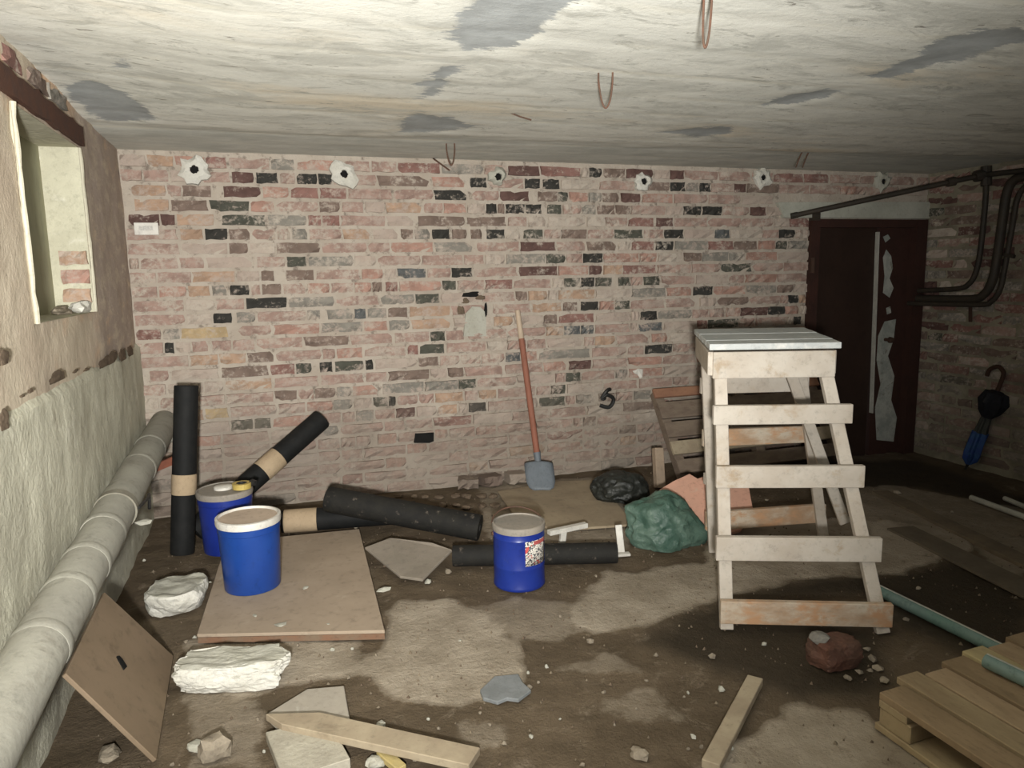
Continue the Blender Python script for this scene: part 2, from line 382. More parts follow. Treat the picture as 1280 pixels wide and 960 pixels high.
# ------------------------------------------------------------------ floor: wet earth with patches of worn screed
def gp(pts): return [tuple(G(x, y)[:2]) for x, y in pts]
SCREED = [  # (tone, outline on the floor)
    (1.0, gp([(440, 835), (478, 800), (498, 752), (560, 742), (612, 768), (642, 800), (653, 842), (640, 868), (560, 876), (498, 872), (470, 852)])),
    (0.95, gp([(722, 752), (760, 715), (880, 700), (900, 655), (1040, 646), (1200, 652), (1224, 682), (1120, 716), (1000, 722), (900, 746), (800, 782), (738, 790), (700, 775)])),
    (0.95, gp([(915, 930), (1000, 882), (1085, 888), (1112, 925), (1230, 985), (860, 985)])),
    (0.88, gp([(232, 800), (330, 792), (450, 796), (452, 842), (380, 850), (300, 872), (240, 850)])),
    (0.62, gp([(1040, 600), (1120, 590), (1290, 612), (1290, 735), (1230, 700), (1200, 655), (1060, 652)])),
    (0.55, gp([(560, 760), (640, 745), (722, 752), (735, 790), (700, 800), (650, 800)])),
    (0.50, gp([(690, 835), (750, 805), (800, 815), (805, 838), (740, 842)])),
    (0.42, gp([(720, 885), (800, 850), (850, 880), (860, 905), (780, 900)])),
    (0.65, gp([(600, 600), (760, 596), (800, 650), (780, 690), (640, 700), (600, 660)])),
    (0.45, gp([(560, 900), (640, 895), (640, 935), (590, 940)])),
    (0.50, gp([(235, 860), (330, 870), (330, 960), (235, 960)])),
]
WETP = [gp([(905, 748), (1010, 722), (1120, 716), (1225, 690), (1290, 735), (1290, 835), (1210, 815), (1120, 770), (1100, 735), (960, 745)]),
        gp([(840, 770), (905, 748), (960, 745), (1100, 790), (1110, 860), (1000, 870), (950, 850), (880, 830), (800, 800)]),
        gp([(985, 560), (1150, 555), (1290, 600), (1290, 618), (1150, 590), (1040, 605), (985, 590)])]
def make_floor():
    st = 0.024
    xs = np.arange(XL - 0.12, XR + 0.1, st); ys = np.arange(0.30, D + 0.12, st)
    X, Y = np.meshgrid(xs, ys)
    n1 = npnoise(X, Y, 2.2, 1); n2 = npnoise(X, Y, 9.0, 4)
    conc = np.zeros(X.shape)
    for tone, poly in SCREED:
        d = poly_field(X, Y, poly) + n2 * 0.035 + n1 * 0.02
        conc = np.maximum(conc, tone * np.clip(0.5 + d / 0.05, 0, 1))
    wet = np.zeros(X.shape)
    for poly in WETP:
        d = poly_field(X, Y, poly) + n2 * 0.03 + n1 * 0.03
        wet = np.maximum(wet, np.clip(0.5 + d / 0.10, 0, 1))
    drop = -0.11 * np.clip((X - 2.6) / 1.5, 0, 1) ** 2 * (3 - 2 * np.clip((X - 2.6) / 1.5, 0, 1))
    Z = drop + (n1 * 0.006 + n2 * 0.005) * (1 - 0.7 * conc) + 0.004 * conc - 0.008
    s = NT('earth_and_screed')
    c = attr(s, 'screed'); w = attr(s, 'wet')
    fine = s.noise(26, 6, 0.68)
    cm = s.math('ADD', c, s.math('MULTIPLY', s.math('SUBTRACT', fine, 0.5), 0.55))
    earth = s.mix(s.step(s.noise(4, 6, 0.65), 0.33, 0.66), (0.092, 0.068, 0.042), (0.14, 0.105, 0.068))
    earth = s.mix(s.step(s.noise(9, 8, 0.76, (1, 1, 1), 0.6), 0.53, 0.70), earth, (0.205, 0.162, 0.115))
    earth = s.mix(s.math('MULTIPLY', w, 0.85), earth, (0.030, 0.023, 0.014))
    scr = s.mix(s.step(s.noise(5, 6, 0.6), 0.34, 0.66), (0.39, 0.335, 0.26), (0.28, 0.235, 0.175))
    scr = s.mix(s.step(s.noise(13, 8, 0.76), 0.54, 0.70), scr, (0.20, 0.16, 0.115))
    dusty = s.mix(0.5, earth, scr)
    col = s.mix(s.step(cm, 0.22, 0.50), earth, dusty)
    col = s.mix(s.step(cm, 0.52, 0.85), col, scr)
    h = s.math('ADD', s.noise(30, 6, 0.7), s.math('MULTIPLY', s.noise(110, 4, 0.7), 0.35))
    s.bump(h, 0.75, 0.014)
    rg = s.n('ShaderNodeMapRange'); s.l(w, rg.inputs['Value']); rg.inputs['To Min'].default_value = 0.9; rg.inputs['To Max'].default_value = 0.62
    m = s.fin(col, rg.outputs['Result'], 0.25)
    o = grid_mesh('floor', X, Y, Z, m, {'screed': conc, 'wet': wet})
    o['label'] = 'moist earth floor with worn patches of pale screed'
    return o
floor = make_floor()

# ------------------------------------------------------------------ ceiling: limewashed plaster, fallen away in places
def cp(pts): return [tuple(G(x, y, H)[:2]) for x, y in pts]
FALLEN = [cp(p) for p in (
    [(562, 42), (592, 0), (600, -40), (760, -40), (716, 4), (690, 28), (640, 60), (580, 63)],
    [(1085, 96), (1120, 84), (1180, 50), (1290, 28), (1290, 50), (1205, 74), (1150, 88), (1110, 100)],
    [(955, 132), (985, 118), (1052, 113), (1030, 122), (990, 130)],
    [(78, 122), (120, 118), (162, 126), (195, 154), (130, 157), (100, 140)],
    [(500, 158), (520, 142), (545, 146), (600, 158), (560, 164), (505, 166)],
    [(518, 126), (530, 104), (560, 84), (576, 84), (556, 104), (536, 124)],
    [(145, 98), (150, 85), (165, 86), (163, 98)],
    [(820, 166), (905, 158), (916, 167), (870, 172)])]
def make_ceiling():
    st = 0.026
    xs = np.arange(XL - 0.05, XR + 0.05, st); ys = np.arange(0.0, D + 0.08, st)
    X, Y = np.meshgrid(xs, ys)
    n1 = npnoise(X * 0.45, Y, 3.0, 2); n2 = npnoise(X, Y, 10.0, 6)
    fall = np.zeros(X.shape)
    for poly in FALLEN:
        d = poly_field(X, Y, poly) + n2 * 0.04
        fall = np.maximum(fall, np.clip(0.5 + d / 0.10, 0, 1))
    edge = 3.50 - 0.06 * np.clip(X, 0, 9) * 0.4
    strip = np.clip(0.5 + (Y - edge + n1 * 0.10 + n2 * 0.03) / 0.10, 0, 1)
    pale_line = np.zeros(X.shape)                                  # board marks of the shuttering
    for k, yb in enumerate(np.arange(0.35, D, 0.27)):
        pale_line = np.maximum(pale_line, np.exp(-((Y - yb - 0.012 * n1) / 0.012) ** 2))
    Z = H + 0.006 * fall + 0.0025 * pale_line + 0.0006 * n1 + 0.001 * n2 + 0.006 * strip
    Z += 0.05 * np.clip((-X) / 0.7, 0, 1) * np.clip((3.7 - Y) / 0.8, 0, 1)
    s = NT('limewashed_ceiling')
    f = attr(s, 'fallen'); g = attr(s, 'strip'); sm = attr(s, 'pale_line')
    base = s.mix(s.step(s.noise(2.0, 6, 0.65, (0.7, 1.3, 1)), 0.38, 0.62), (0.78, 0.775, 0.70), (0.70, 0.70, 0.635))
    base = s.mix(s.step(s.noise(1.1, 5, 0.6, (0.6, 1.4, 1)), 0.55, 0.70), base, (0.72, 0.655, 0.525))
    base = s.mix(s.math('MULTIPLY', s.step(s.noise(3.0, 9, 0.78, (0.65, 1.5, 1), 0.8), 0.47, 0.61), 0.8), base, (0.54, 0.54, 0.485))
    base = s.mix(s.math('MULTIPLY', s.step(s.noise(7.0, 9, 0.80, (0.6, 1.5, 1), 0.9), 0.53, 0.64), 0.7), base, (0.40, 0.40, 0.355))
    base = s.mix(s.step(s.noise(22.0, 5, 0.7, (0.45, 1.6, 1), 0.4), 0.63, 0.69), base, (0.27, 0.255, 0.22))
    gr = s.mix(s.step(s.noise(5, 8, 0.75, (0.6, 1.5, 1)), 0.35, 0.65), (0.68, 0.69, 0.63), (0.52, 0.535, 0.49))
    base = s.mix(s.math('MULTIPLY', g, s.step(s.noise(3.0, 6, 0.7, (0.4, 2.0, 1)), 0.25, 0.5)), base, gr)
    base = s.mix(s.math('MULTIPLY', sm, s.math('MULTIPLY', s.step(s.noise(3, 5, 0.7), 0.4, 0.6), 0.5)), base, (0.80, 0.77, 0.64))
    fallc = s.mix(s.step(s.noise(6, 6, 0.7), 0.35, 0.65), (0.42, 0.44, 0.435), (0.33, 0.345, 0.34))
    ff = s.math('ADD', f, s.math('MULTIPLY', s.math('SUBTRACT', s.noise(30, 6, 0.75, (0.6, 1.6, 1)), 0.5), 1.3))
    col = s.mix(s.step(ff, 0.38, 0.58), base, fallc)
    h = s.math('ADD', s.noise(18, 7, 0.72, (0.7, 1.2, 1)), s.math('MULTIPLY', s.noise(70, 5, 0.7), 0.4))
    s.bump(h, 0.30, 0.008)
    m = s.fin(col, 0.93, 0.15)
    o = grid_mesh('ceiling', X, Y, Z, m, {'fallen': fall, 'strip': strip, 'pale_line': pale_line}, flip=True)
    o['label'] = 'flaking limewashed concrete ceiling'
    return o
ceiling = make_ceiling()

# ------------------------------------------------------------------ back wall: brickwork
PITCHZ = 0.0715
def course_z(r): return 1.815 - PITCHZ * r                     # middle of course r, counted down from the ceiling
DOORX0, DOORX1, DOORZ = 3.46, 4.405, 1.552
# bricks that stand out: (crop origin, list of (x middle, y, half length, colour)) at 5.12 px per px
FEAT = [((150, 185), '612 65 66 r/1040 105 75 y/785 175 70 R/940 190 70 k/1195 205 65 k/490 260 90 n/780 270 120 R/1180 285 90 r/700 365 125 g/910 360 75 s/150 435 100 R/300 435 48 R/790 460 142 g/1245 465 40 r/615 550 72 k/760 550 72 n/1150 555 50 y/1140 640 140 n/760 660 60 n/230 175 80 p/180 260 110 o/200 350 110 o/470 460 130 o'),
        ((370, 185), '785 135 135 r/70 205 60 k/185 205 42 k/690 220 170 n/1165 240 52 k/160 290 160 r/1000 310 117 k/215 380 65 n/690 385 117 o/1015 390 70 s/1250 390 32 k/180 470 97 r/930 475 150 n/390 560 90 o/710 560 38 n/925 560 55 k/1045 565 45 n/1155 565 37 n/1250 555 30 k/75 650 75 y'),
        ((590, 185), '330 165 100 R/560 165 130 r/790 160 40 k/1070 165 85 R/385 240 48 k/505 240 52 k/270 330 92 R/482 325 62 n/580 325 32 g/890 320 55 n/1010 320 62 R/1185 320 98 s/150 395 55 n/275 395 60 k/390 400 52 k/525 390 45 g/855 405 55 n/960 400 45 n/1080 475 82 r/1230 480 52 R/150 555 57 k/390 570 62 g/650 555 80 n/1000 550 90 g/420 640 112 R/830 635 95 n/1090 640 70 r/1230 635 55 k'),
        ((790, 185), '285 170 42 R/290 240 45 k/465 235 32 k/690 250 35 R/1000 195 95 r/1180 195 80 r/385 400 55 k/510 400 60 k/805 395 48 R/225 480 70 R/575 535 45 l/990 540 50 k/265 555 60 k/725 615 75 n/955 605 35 g/385 690 55 n/670 690 50 y'),
        ((150, 315), '1130 70 62 g/250 70 120 p/600 160 135 o/945 160 42 n/1150 165 90 n/765 250 62 k/970 245 62 n/505 240 70 o/935 325 132 k/655 410 60 k/805 410 60 y/1240 405 40 y/540 510 150 t/860 500 105 p/1130 490 145 s/315 605 30 k/515 590 55 p/650 590 60 p/790 590 70 p/900 670 85 n'),
        ((370, 315), '740 150 90 l/1060 140 65 k/520 235 30 n/612 245 37 r/980 225 42 g/840 310 77 g/130 395 52 k/280 390 82 y/410 390 35 l/650 390 62 n/70 490 75 o/510 480 75 s/905 545 45 g/340 630 82 s/870 625 80 g'),
        ((590, 315), '535 60 60 g/770 55 60 k/420 135 122 R/642 135 97 s/790 135 40 R/1070 130 105 r/640 205 50 g/735 205 42 k/840 205 50 g/970 200 35 g/1150 190 52 g/170 230 85 r/315 255 35 n/665 280 115 o/750 350 55 k/625 355 45 n/960 355 45 g/1130 405 52 k/200 445 60 o/500 430 42 n/640 505 50 l/735 505 40 l/1140 480 75 l/850 570 65 o/1190 625 85 k/590 655 167 y/260 665 45 l'),
        ((790, 315), '665 100 95 g/450 262 60 k/640 320 100 n/1030 305 30 k/780 380 85 R/920 375 52 k/1055 435 20 k/580 465 95 g'),
        ((370, 435), '50 130 50 g/190 110 40 k/340 100 92 g/470 100 25 k/720 165 130 n/1020 155 48 n/1095 230 55 g/185 265 65 n/450 275 90 s/540 340 45 g/612 340 25 k/300 345 60 y/440 430 55 y/700 405 60 R/1160 385 55 k/980 330 90 o/1225 310 55 o/1000 475 120 r/1215 545 65 s/930 560 40 s/580 560 60 s/430 560 45 p'),
        ((590, 435), '690 115 70 R/645 190 45 g/550 265 45 g/510 345 80 g/712 330 47 y/110 320 65 o/957 160 37 y/750 470 40 n/860 300 50 n'),
        ((150, 435), '1060 290 70 n/780 480 70 g/900 470 65 g/620 420 75 t/300 320 45 p/250 165 60 p/600 245 60 w')]
feat = {}
for (ox, oy), txt in FEAT:
    for it in txt.split('/'):
        a = it.split(); cx, cy, hw = ox + float(a[0]) / 5.12, oy + float(a[1]) / 5.12, float(a[2]) / 5.12
        p, q = W(cx - hw, cy), W(cx + hw, cy)
        r = int(round((1.815 - (p.z + q.z) / 2) / PITCHZ))
        feat.setdefault(r, []).append((p.x, q.x, a[3]))
def unit_brick(seed, name):
    """a worn brick one unit long, its face with knocked-off corners, 44 triangles or so"""
    r = random.Random(seed); bm = bmesh.new()
    nx, nz_ = 4, 2; front = []
    for j in range(nz_ + 1):
        row = []
        for i in range(nx + 1):
            x = -0.5 + i / nx; z = -0.5 + j / nz_
            e = (i in (0, nx)) + (j in (0, nz_))
            jx = r.uniform(-.02, .02) - (0.03 * math.copysign(1, x) * r.random() if i in (0, nx) else 0)
            jz = (-0.10 * math.copysign(1, z) * r.random() if j in (0, nz_) else r.uniform(-.1, .1))
            y = -0.5 + r.uniform(0, .14) + 0.22 * e * r.random() ** 1.5
            row.append(bm.verts.new((x + jx, y, z + jz)))
        front.append(row)
    for j in range(nz_):
        for i in range(nx):
            bm.faces.new((front[j][i], front[j][i + 1], front[j + 1][i + 1], front[j + 1][i]))
    ring = front[0] + [front[j][nx] for j in range(1, nz_ + 1)] + front[nz_][nx - 1::-1] + [front[j][0] for j in range(nz_ - 1, 0, -1)]
    back = [bm.verts.new((v.co.x, 0.5, v.co.z)) for v in ring]; n = len(ring)
    for i in range(n): bm.faces.new((ring[i], back[i], back[(i + 1) % n], ring[(i + 1) % n]))
    bmesh.ops.recalc_face_normals(bm, faces=bm.faces)
    me = bpy.data.meshes.new(name); bm.to_mesh(me); bm.free(); me.materials.append(brick_mat('p')); return me
BRICKS = [unit_brick(i + 1, 'brick') for i in range(10)]
COLORS = sorted(BR)
def lay_course(x0, x1, feats, r, plain):
    """fill x0..x1 with bricks, the feature bricks where they are"""
    fs = []
    for a, b, c in sorted(feats):
        a, b = max(a, x0), min(b, x1)
        if fs and a < fs[-1][1] + 0.006: a = fs[-1][1] + 0.008
        if b - a > 0.035: fs.append((a, b, c))
    out = []; cur = x0
    for a, b, c in fs + [(x1, x1, None)]:
        gap = a - cur
        while gap > 0.05:
            L = r.choice((0.235, 0.235, 0.235, 0.115))
            if gap - L < 0.06: L = gap - 0.008
            if L > 0.27: L = 0.235 if gap > 0.42 else gap / 2 - 0.008
            out.append((cur, cur + L, plain(r))); cur += L + 0.010; gap = a - cur
        if c: out.append((a, b, c)); cur = b + 0.010
    return out
def build_brick_wall(wall, bricks, place, most=300, stuff_name='small_bricks'):
    """bricks: list of (u0, u1, z, colour, recess, weight); place(u, z, recess) -> matrix basis"""
    bricks = sorted(bricks, key=lambda b: -b[5])
    for b in bricks[:most]:
        M, sx = place(b), (b[1] - b[0])
        o = bpy.data.objects.new('brick', BRICKS[rnd.randrange(len(BRICKS))]); COL.objects.link(o)
        o.parent = wall; o.matrix_basis = M
        o.material_slots[0].link = 'OBJECT'; o.material_slots[0].material = brick_mat(b[3])
    rest = bricks[most:]
    if rest:
        mb = MB()
        for b in rest:
            me = BRICKS[rnd.randrange(len(BRICKS))]; M = place(b)
            mb.add([M @ v.co for v in me.vertices], [tuple(p.vertices) for p in me.polygons], COLORS.index(b[3]))
        o = obj(stuff_name, mb, [brick_mat(c) for c in COLORS], wall, Vector((0, 0, 0)), kind='stuff')
        o['label'] = 'remaining weathered bricks of the wall'

def wall_grid(x0, x1, z0, z1, hole, make, st=0.03):
    """a plane of quads (u along the wall, z up), leaving out rectangular holes"""
    mb = MB(); us = list(np.arange(x0, x1, st)) + [x1]; zs = list(np.arange(z0, z1, st)) + [z1]
    for hx0, hx1, hz0, hz1 in hole:
        us += [hx0, hx1]; zs += [hz0, hz1]
    us = sorted(set(round(u, 4) for u in us if x0 <= u <= x1)); zs = sorted(set(round(z, 4) for z in zs if z0 <= z <= z1))
    vs_ = [make(u, z) for z in zs for u in us]; n = len(us); fs = []
    for j in range(len(zs) - 1):
        for i in range(n - 1):
            cu, cz = (us[i] + us[i + 1]) / 2, (zs[j] + zs[j + 1]) / 2
            if any(a < cu < b and c < cz < d for a, b, c, d in hole): continue
            fs.append((j * n + i, j * n + i + 1, (j + 1) * n + i + 1, (j + 1) * n + i))
    return mb.add(vs_, fs)
mb = wall_grid(XL - 0.02, XR + 0.02, -0.2, H + 0.03, [(DOORX0, DOORX1, -0.2, DOORZ)],
               lambda u, z: (u, D + 0.003 - 0.004 * fbm(u, z, 3, 7.0) - 0.012 * sstep(0.45, 0.0, z) * (0.5 + fbm(u, z, 9, 3.0)), z))
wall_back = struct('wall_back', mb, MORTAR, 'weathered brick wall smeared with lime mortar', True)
def plain_back(r): return r.choices('pwsoynr', (54, 20, 8, 5, 7, 5, 2))[0]
rb = random.Random(21); allb = []
for r in range(26):
    zc = course_z(r); off = rb.uniform(-0.12, 0.0)
    if zc < -0.02: continue
    x1 = DOORX0 - 0.004 if zc < DOORZ + 0.02 else XR
    for a, b, c in lay_course(XL + (0.0 if r % 2 else 0.0), x1, feat.get(r, []), rb, plain_back):
        if zc > DOORZ - 0.02 and zc < DOORZ + 0.135 and (a + b) / 2 > 3.2: continue         # concrete lintel
        if abs((a + b) / 2 - W(529, 546).x) < 0.03 and abs(zc - W(529, 546).z) < 0.03: continue   # a brick is missing here
        px, py, dep = proj(((a + b) / 2, D, zc))
        area = (b - a) / dep ** 2
        hid = (870 < px < 1045 and py > 410) or (205 < px < 250 and py > 478) or (py > 585) or px < 130
        wgt = area * (0.15 if hid else 1.0)
        allb.append((a, b, zc, c, rb.uniform(-0.004, 0.006), wgt))
def place_back(b):
    a, c, z, col, rec, _ = b
    wz = 0.058
    return Matrix.Translation(((a + c) / 2, D + 0.013 + rec, z)) @ Matrix.Rotation(rb.uniform(-.006, .006), 4, 'Y') @ Matrix.Diagonal((c - a, 0.062, wz, 1))
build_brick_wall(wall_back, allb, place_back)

# white plaster rings left around the old fixing holes, the empty brick socket, the blocked flue
def ragged_disc(c, r0, r1, th, seed, nrm=Vector((0, -1, 0)), u=Vector((1, 0, 0)), w=Vector((0, 0, 1)), seg=18):
    m = MB(); q = random.Random(seed); c = Vector(c)
    ro = [r1 * q.uniform(.72, 1.2) for _ in range(seg)]; ri = [r0 * q.uniform(.8, 1.2) for _ in range(seg)]
    vs_ = []
    for k in range(seg):
        a = 2 * math.pi * k / seg; d = u * math.cos(a) + w * math.sin(a)
        vs_ += [c + d * ri[k] - nrm * 0.01, c + d * ri[k] + nrm * th, c + d * (ri[k] + ro[k]) / 2 + nrm * th * q.uniform(.9, 1.5), c + d * ro[k] + nrm * th * 0.35, c + d * ro[k] * 1.04 - nrm * 0.015]
    fs = []
    for k in range(seg):
        for j in range(4):
            a, b = k * 5 + j, ((k + 1) % seg) * 5 + j
            fs.append((a, b, b + 1, a + 1))
    return m.add(vs_, fs)
for i, (x, y, r1) in enumerate([(243, 212, .072), (430, 218, .074), (622, 221, .05), (804, 227, .055), (953, 222, .070), (1103, 227, .07)]):
    p = W(x, y, D - 0.016)
    o = obj('plaster_ring', ragged_disc(p, 0.02, r1, 0.016, i + 3), PLASTER_W if i in (0, 1, 3, 4) else PLASTER_G, wall_back, Vector(p), smooth=True)
    o['label'] = 'white plaster ring around an old fixing hole'
    m = MB().lathe([(0.021, 0), (0.019, 0.012)], Vector(p) + Vector((0, 0.004, 0)), (0, -1, 0), 10)
    obj('fixing_hole', m, BLACK_HOLE, o, Vector(p))
p = W(529, 546, D)
o = obj('brick_socket', MB().slab([p + Vector((a, -0.026, b)) for a, b in ((-.058, -.026), (.03, -.034), (.056, -.026), (.058, .024), (-.05, .028))], 0.02, (0, -1, 0)), BLACK_HOLE, wall_back)
o['label'] = 'black empty socket of a missing brick'
p = W(594, 398, D)
o = obj('flue_patch', MB().slab([p + Vector((a, -0.014, b)) for a, b in ((-.075, -.10), (.06, -.105), (.062, .03), (.03, .065), (-.02, .07), (-.06, .03))], 0.012, (0, -1, 0)), PLASTER_G, wall_back)
o['label'] = 'grey plaster patch blocking an old flue'
for k, (x, y, rx, rz_) in enumerate(((576, 388, .02, .045), (590, 368, .05, .03), (600, 372, .03, .025), (607, 388, .008, .075), (582, 376, .02, .03))):
    q0 = W(x, y, D - .012)
    obj('flue_gap', MB().chunk(q0 - Vector((0, 0, rz_ / 2)), (rx, .008, rz_), k + 3, 2, .3, box=.3), BLACK_HOLE if k in (1, 3) else STONE_D, wall_back)
# small fixtures hanging on the back wall
p = W(183, 286, D - 0.028)
t = thing('wall_tag', 'small white paper tag stuck to the brick wall near the corner', 'tag', p)
obj('card', MB().box((p.x - .055, p.y - .004, p.z - .03), (p.x + .055, p.y + .006, p.z + .03)), WHITE_PL, t, bevel=0.002)
obj('print', MB().box((p.x - .035, p.y - .0055, p.z - .008), (p.x + .03, p.y - .0042, p.z + .015)), surf('faint_print', (0.42, 0.41, 0.38), (0.62, 0.6, 0.55), 120, 0.8), t)
p = W(757, 497, D - 0.03)
t = thing('cable_stub', 'black coiled cable stub sticking out of the brick wall', 'cable', p)
obj('coil', MB().tube(smooth_path([p + Vector(v) for v in ((-.03, .02, -.05), (.02, -.01, -.06), (.045, -.02, -.01), (0, -.02, .02), (-.03, -.01, .0), (0, -.02, .045), (.03, 0, .05))], 5), 0.012, 8), BLACKP, t, smooth=True)
obj('clip', MB().chunk(p + Vector((-.01, .005, -.02)), (.02, .015, .04), 4, 1), BLACKP, t)
p = W(797, 466, D - 0.03)
tag(obj('paper_scrap', MB().slab([p + Vector(v) for v in ((-.035, 0, .012), (-.02, -.004, -.004), (.0, 0, -.012), (.012, -.01, -.035), (.03, -.006, -.03), (.036, 0, .02), (.0, -.006, .026))], 0.003, (0, -1, 0)), WHITE_PL), 'torn white paper scrap caught on the brick wall', 'paper')

# ------------------------------------------------------------------ doorway at the right end of the back wall
struct('trim_1', MB().hexa([(3.22, D - .03, DOORZ + .008), (XR, D - .03, DOORZ + .008), (XR, D + .2, DOORZ + .008), (3.22, D + .2, DOORZ + .008),
                            (3.17, D - .026, DOORZ + .105), (XR, D - .028, DOORZ + .122), (XR, D + .2, DOORZ + .122), (3.17, D + .2, DOORZ + .105)]), CONC_BEAM, 'pale concrete lintel over the doorway')
zb = -0.16
d1 = struct('door_1', MB().box((DOORX0 - .02, D - .035, zb), (DOORX0 + .045, D + .10, DOORZ)).box((DOORX0 + .045, D - .035, DOORZ - .055), (DOORX1 - .085, D + .10, DOORZ)).box((DOORX1 - .085, D - .04, zb), (DOORX1 + .01, D + .10, DOORZ)), DOOR_R, 'rusty brown steel door with flaking paint')
xm = W(1096, 400).x
leaf = obj('door_leaf', MB().box((DOORX0 + .045, D + .03, zb), (xm - .012, D + .07, DOORZ - .055)), DOOR_D, d1, Vector((0, 0, 0)))
leaf['label'] = 'near-black steel door leaf'
obj('panel_rib', MB().box((DOORX0 + .08, D + .022, .2), (DOORX0 + .11, D + .03, DOORZ - .1)), DOOR_D, leaf)
p0, p1 = W(1097, 290, D + .012), W(1089, 516, D + .012)
o = obj('edge_strip', MB().beam(p0, p1, 0.009, 0.03, (1, 0, 0)), surf('pale_edge', (0.45, 0.44, 0.39), (0.36, 0.35, 0.31), 12, 0.6), d1)  # thin bar, much paler than the leaves beside it
o['label'] = 'pale edge strip of the door leaf'
leaf2 = obj('door_leaf', MB().box((xm + .012, D + .02, zb), (DOORX1 - .085, D + .055, DOORZ - .055)), DOOR_R, d1, Vector((0, 0, 0)))
leaf2['label'] = 'narrow red-brown leaf with peeled white paint'
def flake(pts, name='peeling_paint'):
    obj(name, MB().slab([W(x, y, D + .017) for x, y in pts][::-1], 0.004, (0, -1, 0)), PEELED, leaf2)
flake([(1104, 322), (1108, 312), (1114, 320), (1116, 335), (1112, 348), (1117, 360), (1112, 372), (1104, 366), (1106, 345)])
flake([(1098, 420), (1106, 402), (1120, 399), (1117, 425), (1110, 445), (1118, 470), (1114, 500), (1121, 522), (1117, 552), (1096, 550), (1094, 510), (1101, 480), (1096, 450)])
flake([(1104, 296), (1110, 293), (1113, 298), (1107, 303)])
flake([(1108, 385), (1113, 383), (1114, 391), (1109, 393)])
obj('hinge', MB().lathe([(0.016, -.05), (0.016, .05)], (DOORX0 - .012, D - .045, 1.25), seg=10), RUST_DARK, d1)
obj('hinge', MB().lathe([(0.016, -.05), (0.016, .05)], (DOORX0 - .012, D - .045, 0.55), seg=10), RUST_DARK, d1)
obj('door_knob', MB().lathe([(0.012, 0), (0.012, .04), (0.022, .045), (0.02, .065), (0.008, .07)], (xm + .1, D + .02, .72), (0, -1, 0), 14), RUST_DARK, d1, smooth=True)

# ------------------------------------------------------------------ right wall: darker brickwork
mb = wall_grid(0.4, D + 0.02, -0.25, H + 0.03, [], lambda u, z: (XR - 0.002 + 0.004 * fbm(u, z, 5, 7.0), u, z), 0.04)
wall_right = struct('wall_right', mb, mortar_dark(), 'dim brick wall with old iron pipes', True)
rb2 = random.Random(5); rbl = []
for r in range(27):
    zc = course_z(r)
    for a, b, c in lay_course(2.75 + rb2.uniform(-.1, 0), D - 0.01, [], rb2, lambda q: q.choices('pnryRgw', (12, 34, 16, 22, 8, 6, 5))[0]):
        rbl.append((a, b, zc, c, rb2.uniform(-.004, .006), (b - a)))
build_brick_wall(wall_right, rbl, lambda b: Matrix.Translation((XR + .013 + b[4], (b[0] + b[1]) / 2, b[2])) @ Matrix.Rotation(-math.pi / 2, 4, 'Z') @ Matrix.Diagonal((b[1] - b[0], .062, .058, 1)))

# ------------------------------------------------------------------ left wall: limewashed brick over a thick plaster dado, a walled-up window
WY0, WY1, WZ0, WZ1 = 2.49, 3.27, 1.115, 1.735
def lw_mat():
    s = NT('limewashed_wall')
    c = s.mix(s.step(s.noise(3.0, 6, 0.65), 0.35, 0.65), (0.594, 0.517, 0.401), (0.522, 0.436, 0.338))
    c = s.mix(s.step(s.noise(2.4, 5, 0.6, (1, 1, 1.6)), 0.52, 0.68), c, (0.62, 0.44, 0.30))
    c = s.mix(s.step(s.noise(9, 6, 0.7), 0.60, 0.74), c, (0.46, 0.39, 0.30))
    xyz = s.n('ShaderNodeSeparateXYZ'); s.l(s.pos, xyz.inputs[0])
    c = s.mix(s.math('MULTIPLY', s.step(xyz.outputs[1], 3.12, 3.45), s.step(s.noise(8, 6, 0.7, (1, 1, 2.2)), 0.30, 0.55)), c, (0.42, 0.345, 0.29))
    s.bump(s.math('ADD', s.noise(12, 6, 0.7), s.math('MULTIPLY', s.noise(60, 5, 0.7), 0.4)), 0.6, 0.012)
    return s.fin(c, 0.95, 0.15)
LW = lw_mat()
mb = wall_grid(-0.2, D + 0.02, 0.80, H + 0.10, [(WY0, WY1, WZ0, WZ1)], lambda u, z: (XL - 0.004 + 0.007 * fbm(u, z, 2, 4.0), u, z))
wall_left = struct('wall_left', mb, LW, 'limewashed brick wall above a thick plaster dado', True)
def dado_mat():
    s = NT('dado_plaster')
    c = s.mix(s.step(s.noise(2.6, 6, 0.65), 0.35, 0.65), (0.594, 0.576, 0.459), (0.477, 0.459, 0.365))
    c = s.mix(s.step(s.noise(7, 6, 0.7, (1, 1, 0.6)), 0.58, 0.72), c, (0.74, 0.72, 0.60))
    c = s.mix(s.math('MULTIPLY', s.step(s.noise(4.5, 8, 0.76, (1, 1, 1), 0.4), 0.53, 0.70), 0.8), c, (0.36, 0.33, 0.25))
    c = s.mix(s.math('MULTIPLY', s.step(s.noise(18, 8, 0.76), 0.55, 0.70), 0.55), c, (0.33, 0.31, 0.24))
    s.bump(s.math('ADD', s.noise(9, 7, 0.72), s.math('MULTIPLY', s.noise(55, 5, 0.7), 0.35)), 0.7, 0.02)
    return s.fin(c, 0.95, 0.15)
def dado_top(u): return 0.915 + 0.010 * fbm(u, 0, 4, 6.0) + 0.012 * nz(u, 2, 1, 17.0)
mb = MB(); us = np.arange(-0.2, D + 0.001, 0.025); zs = np.linspace(0, 1, 40); vs_ = []
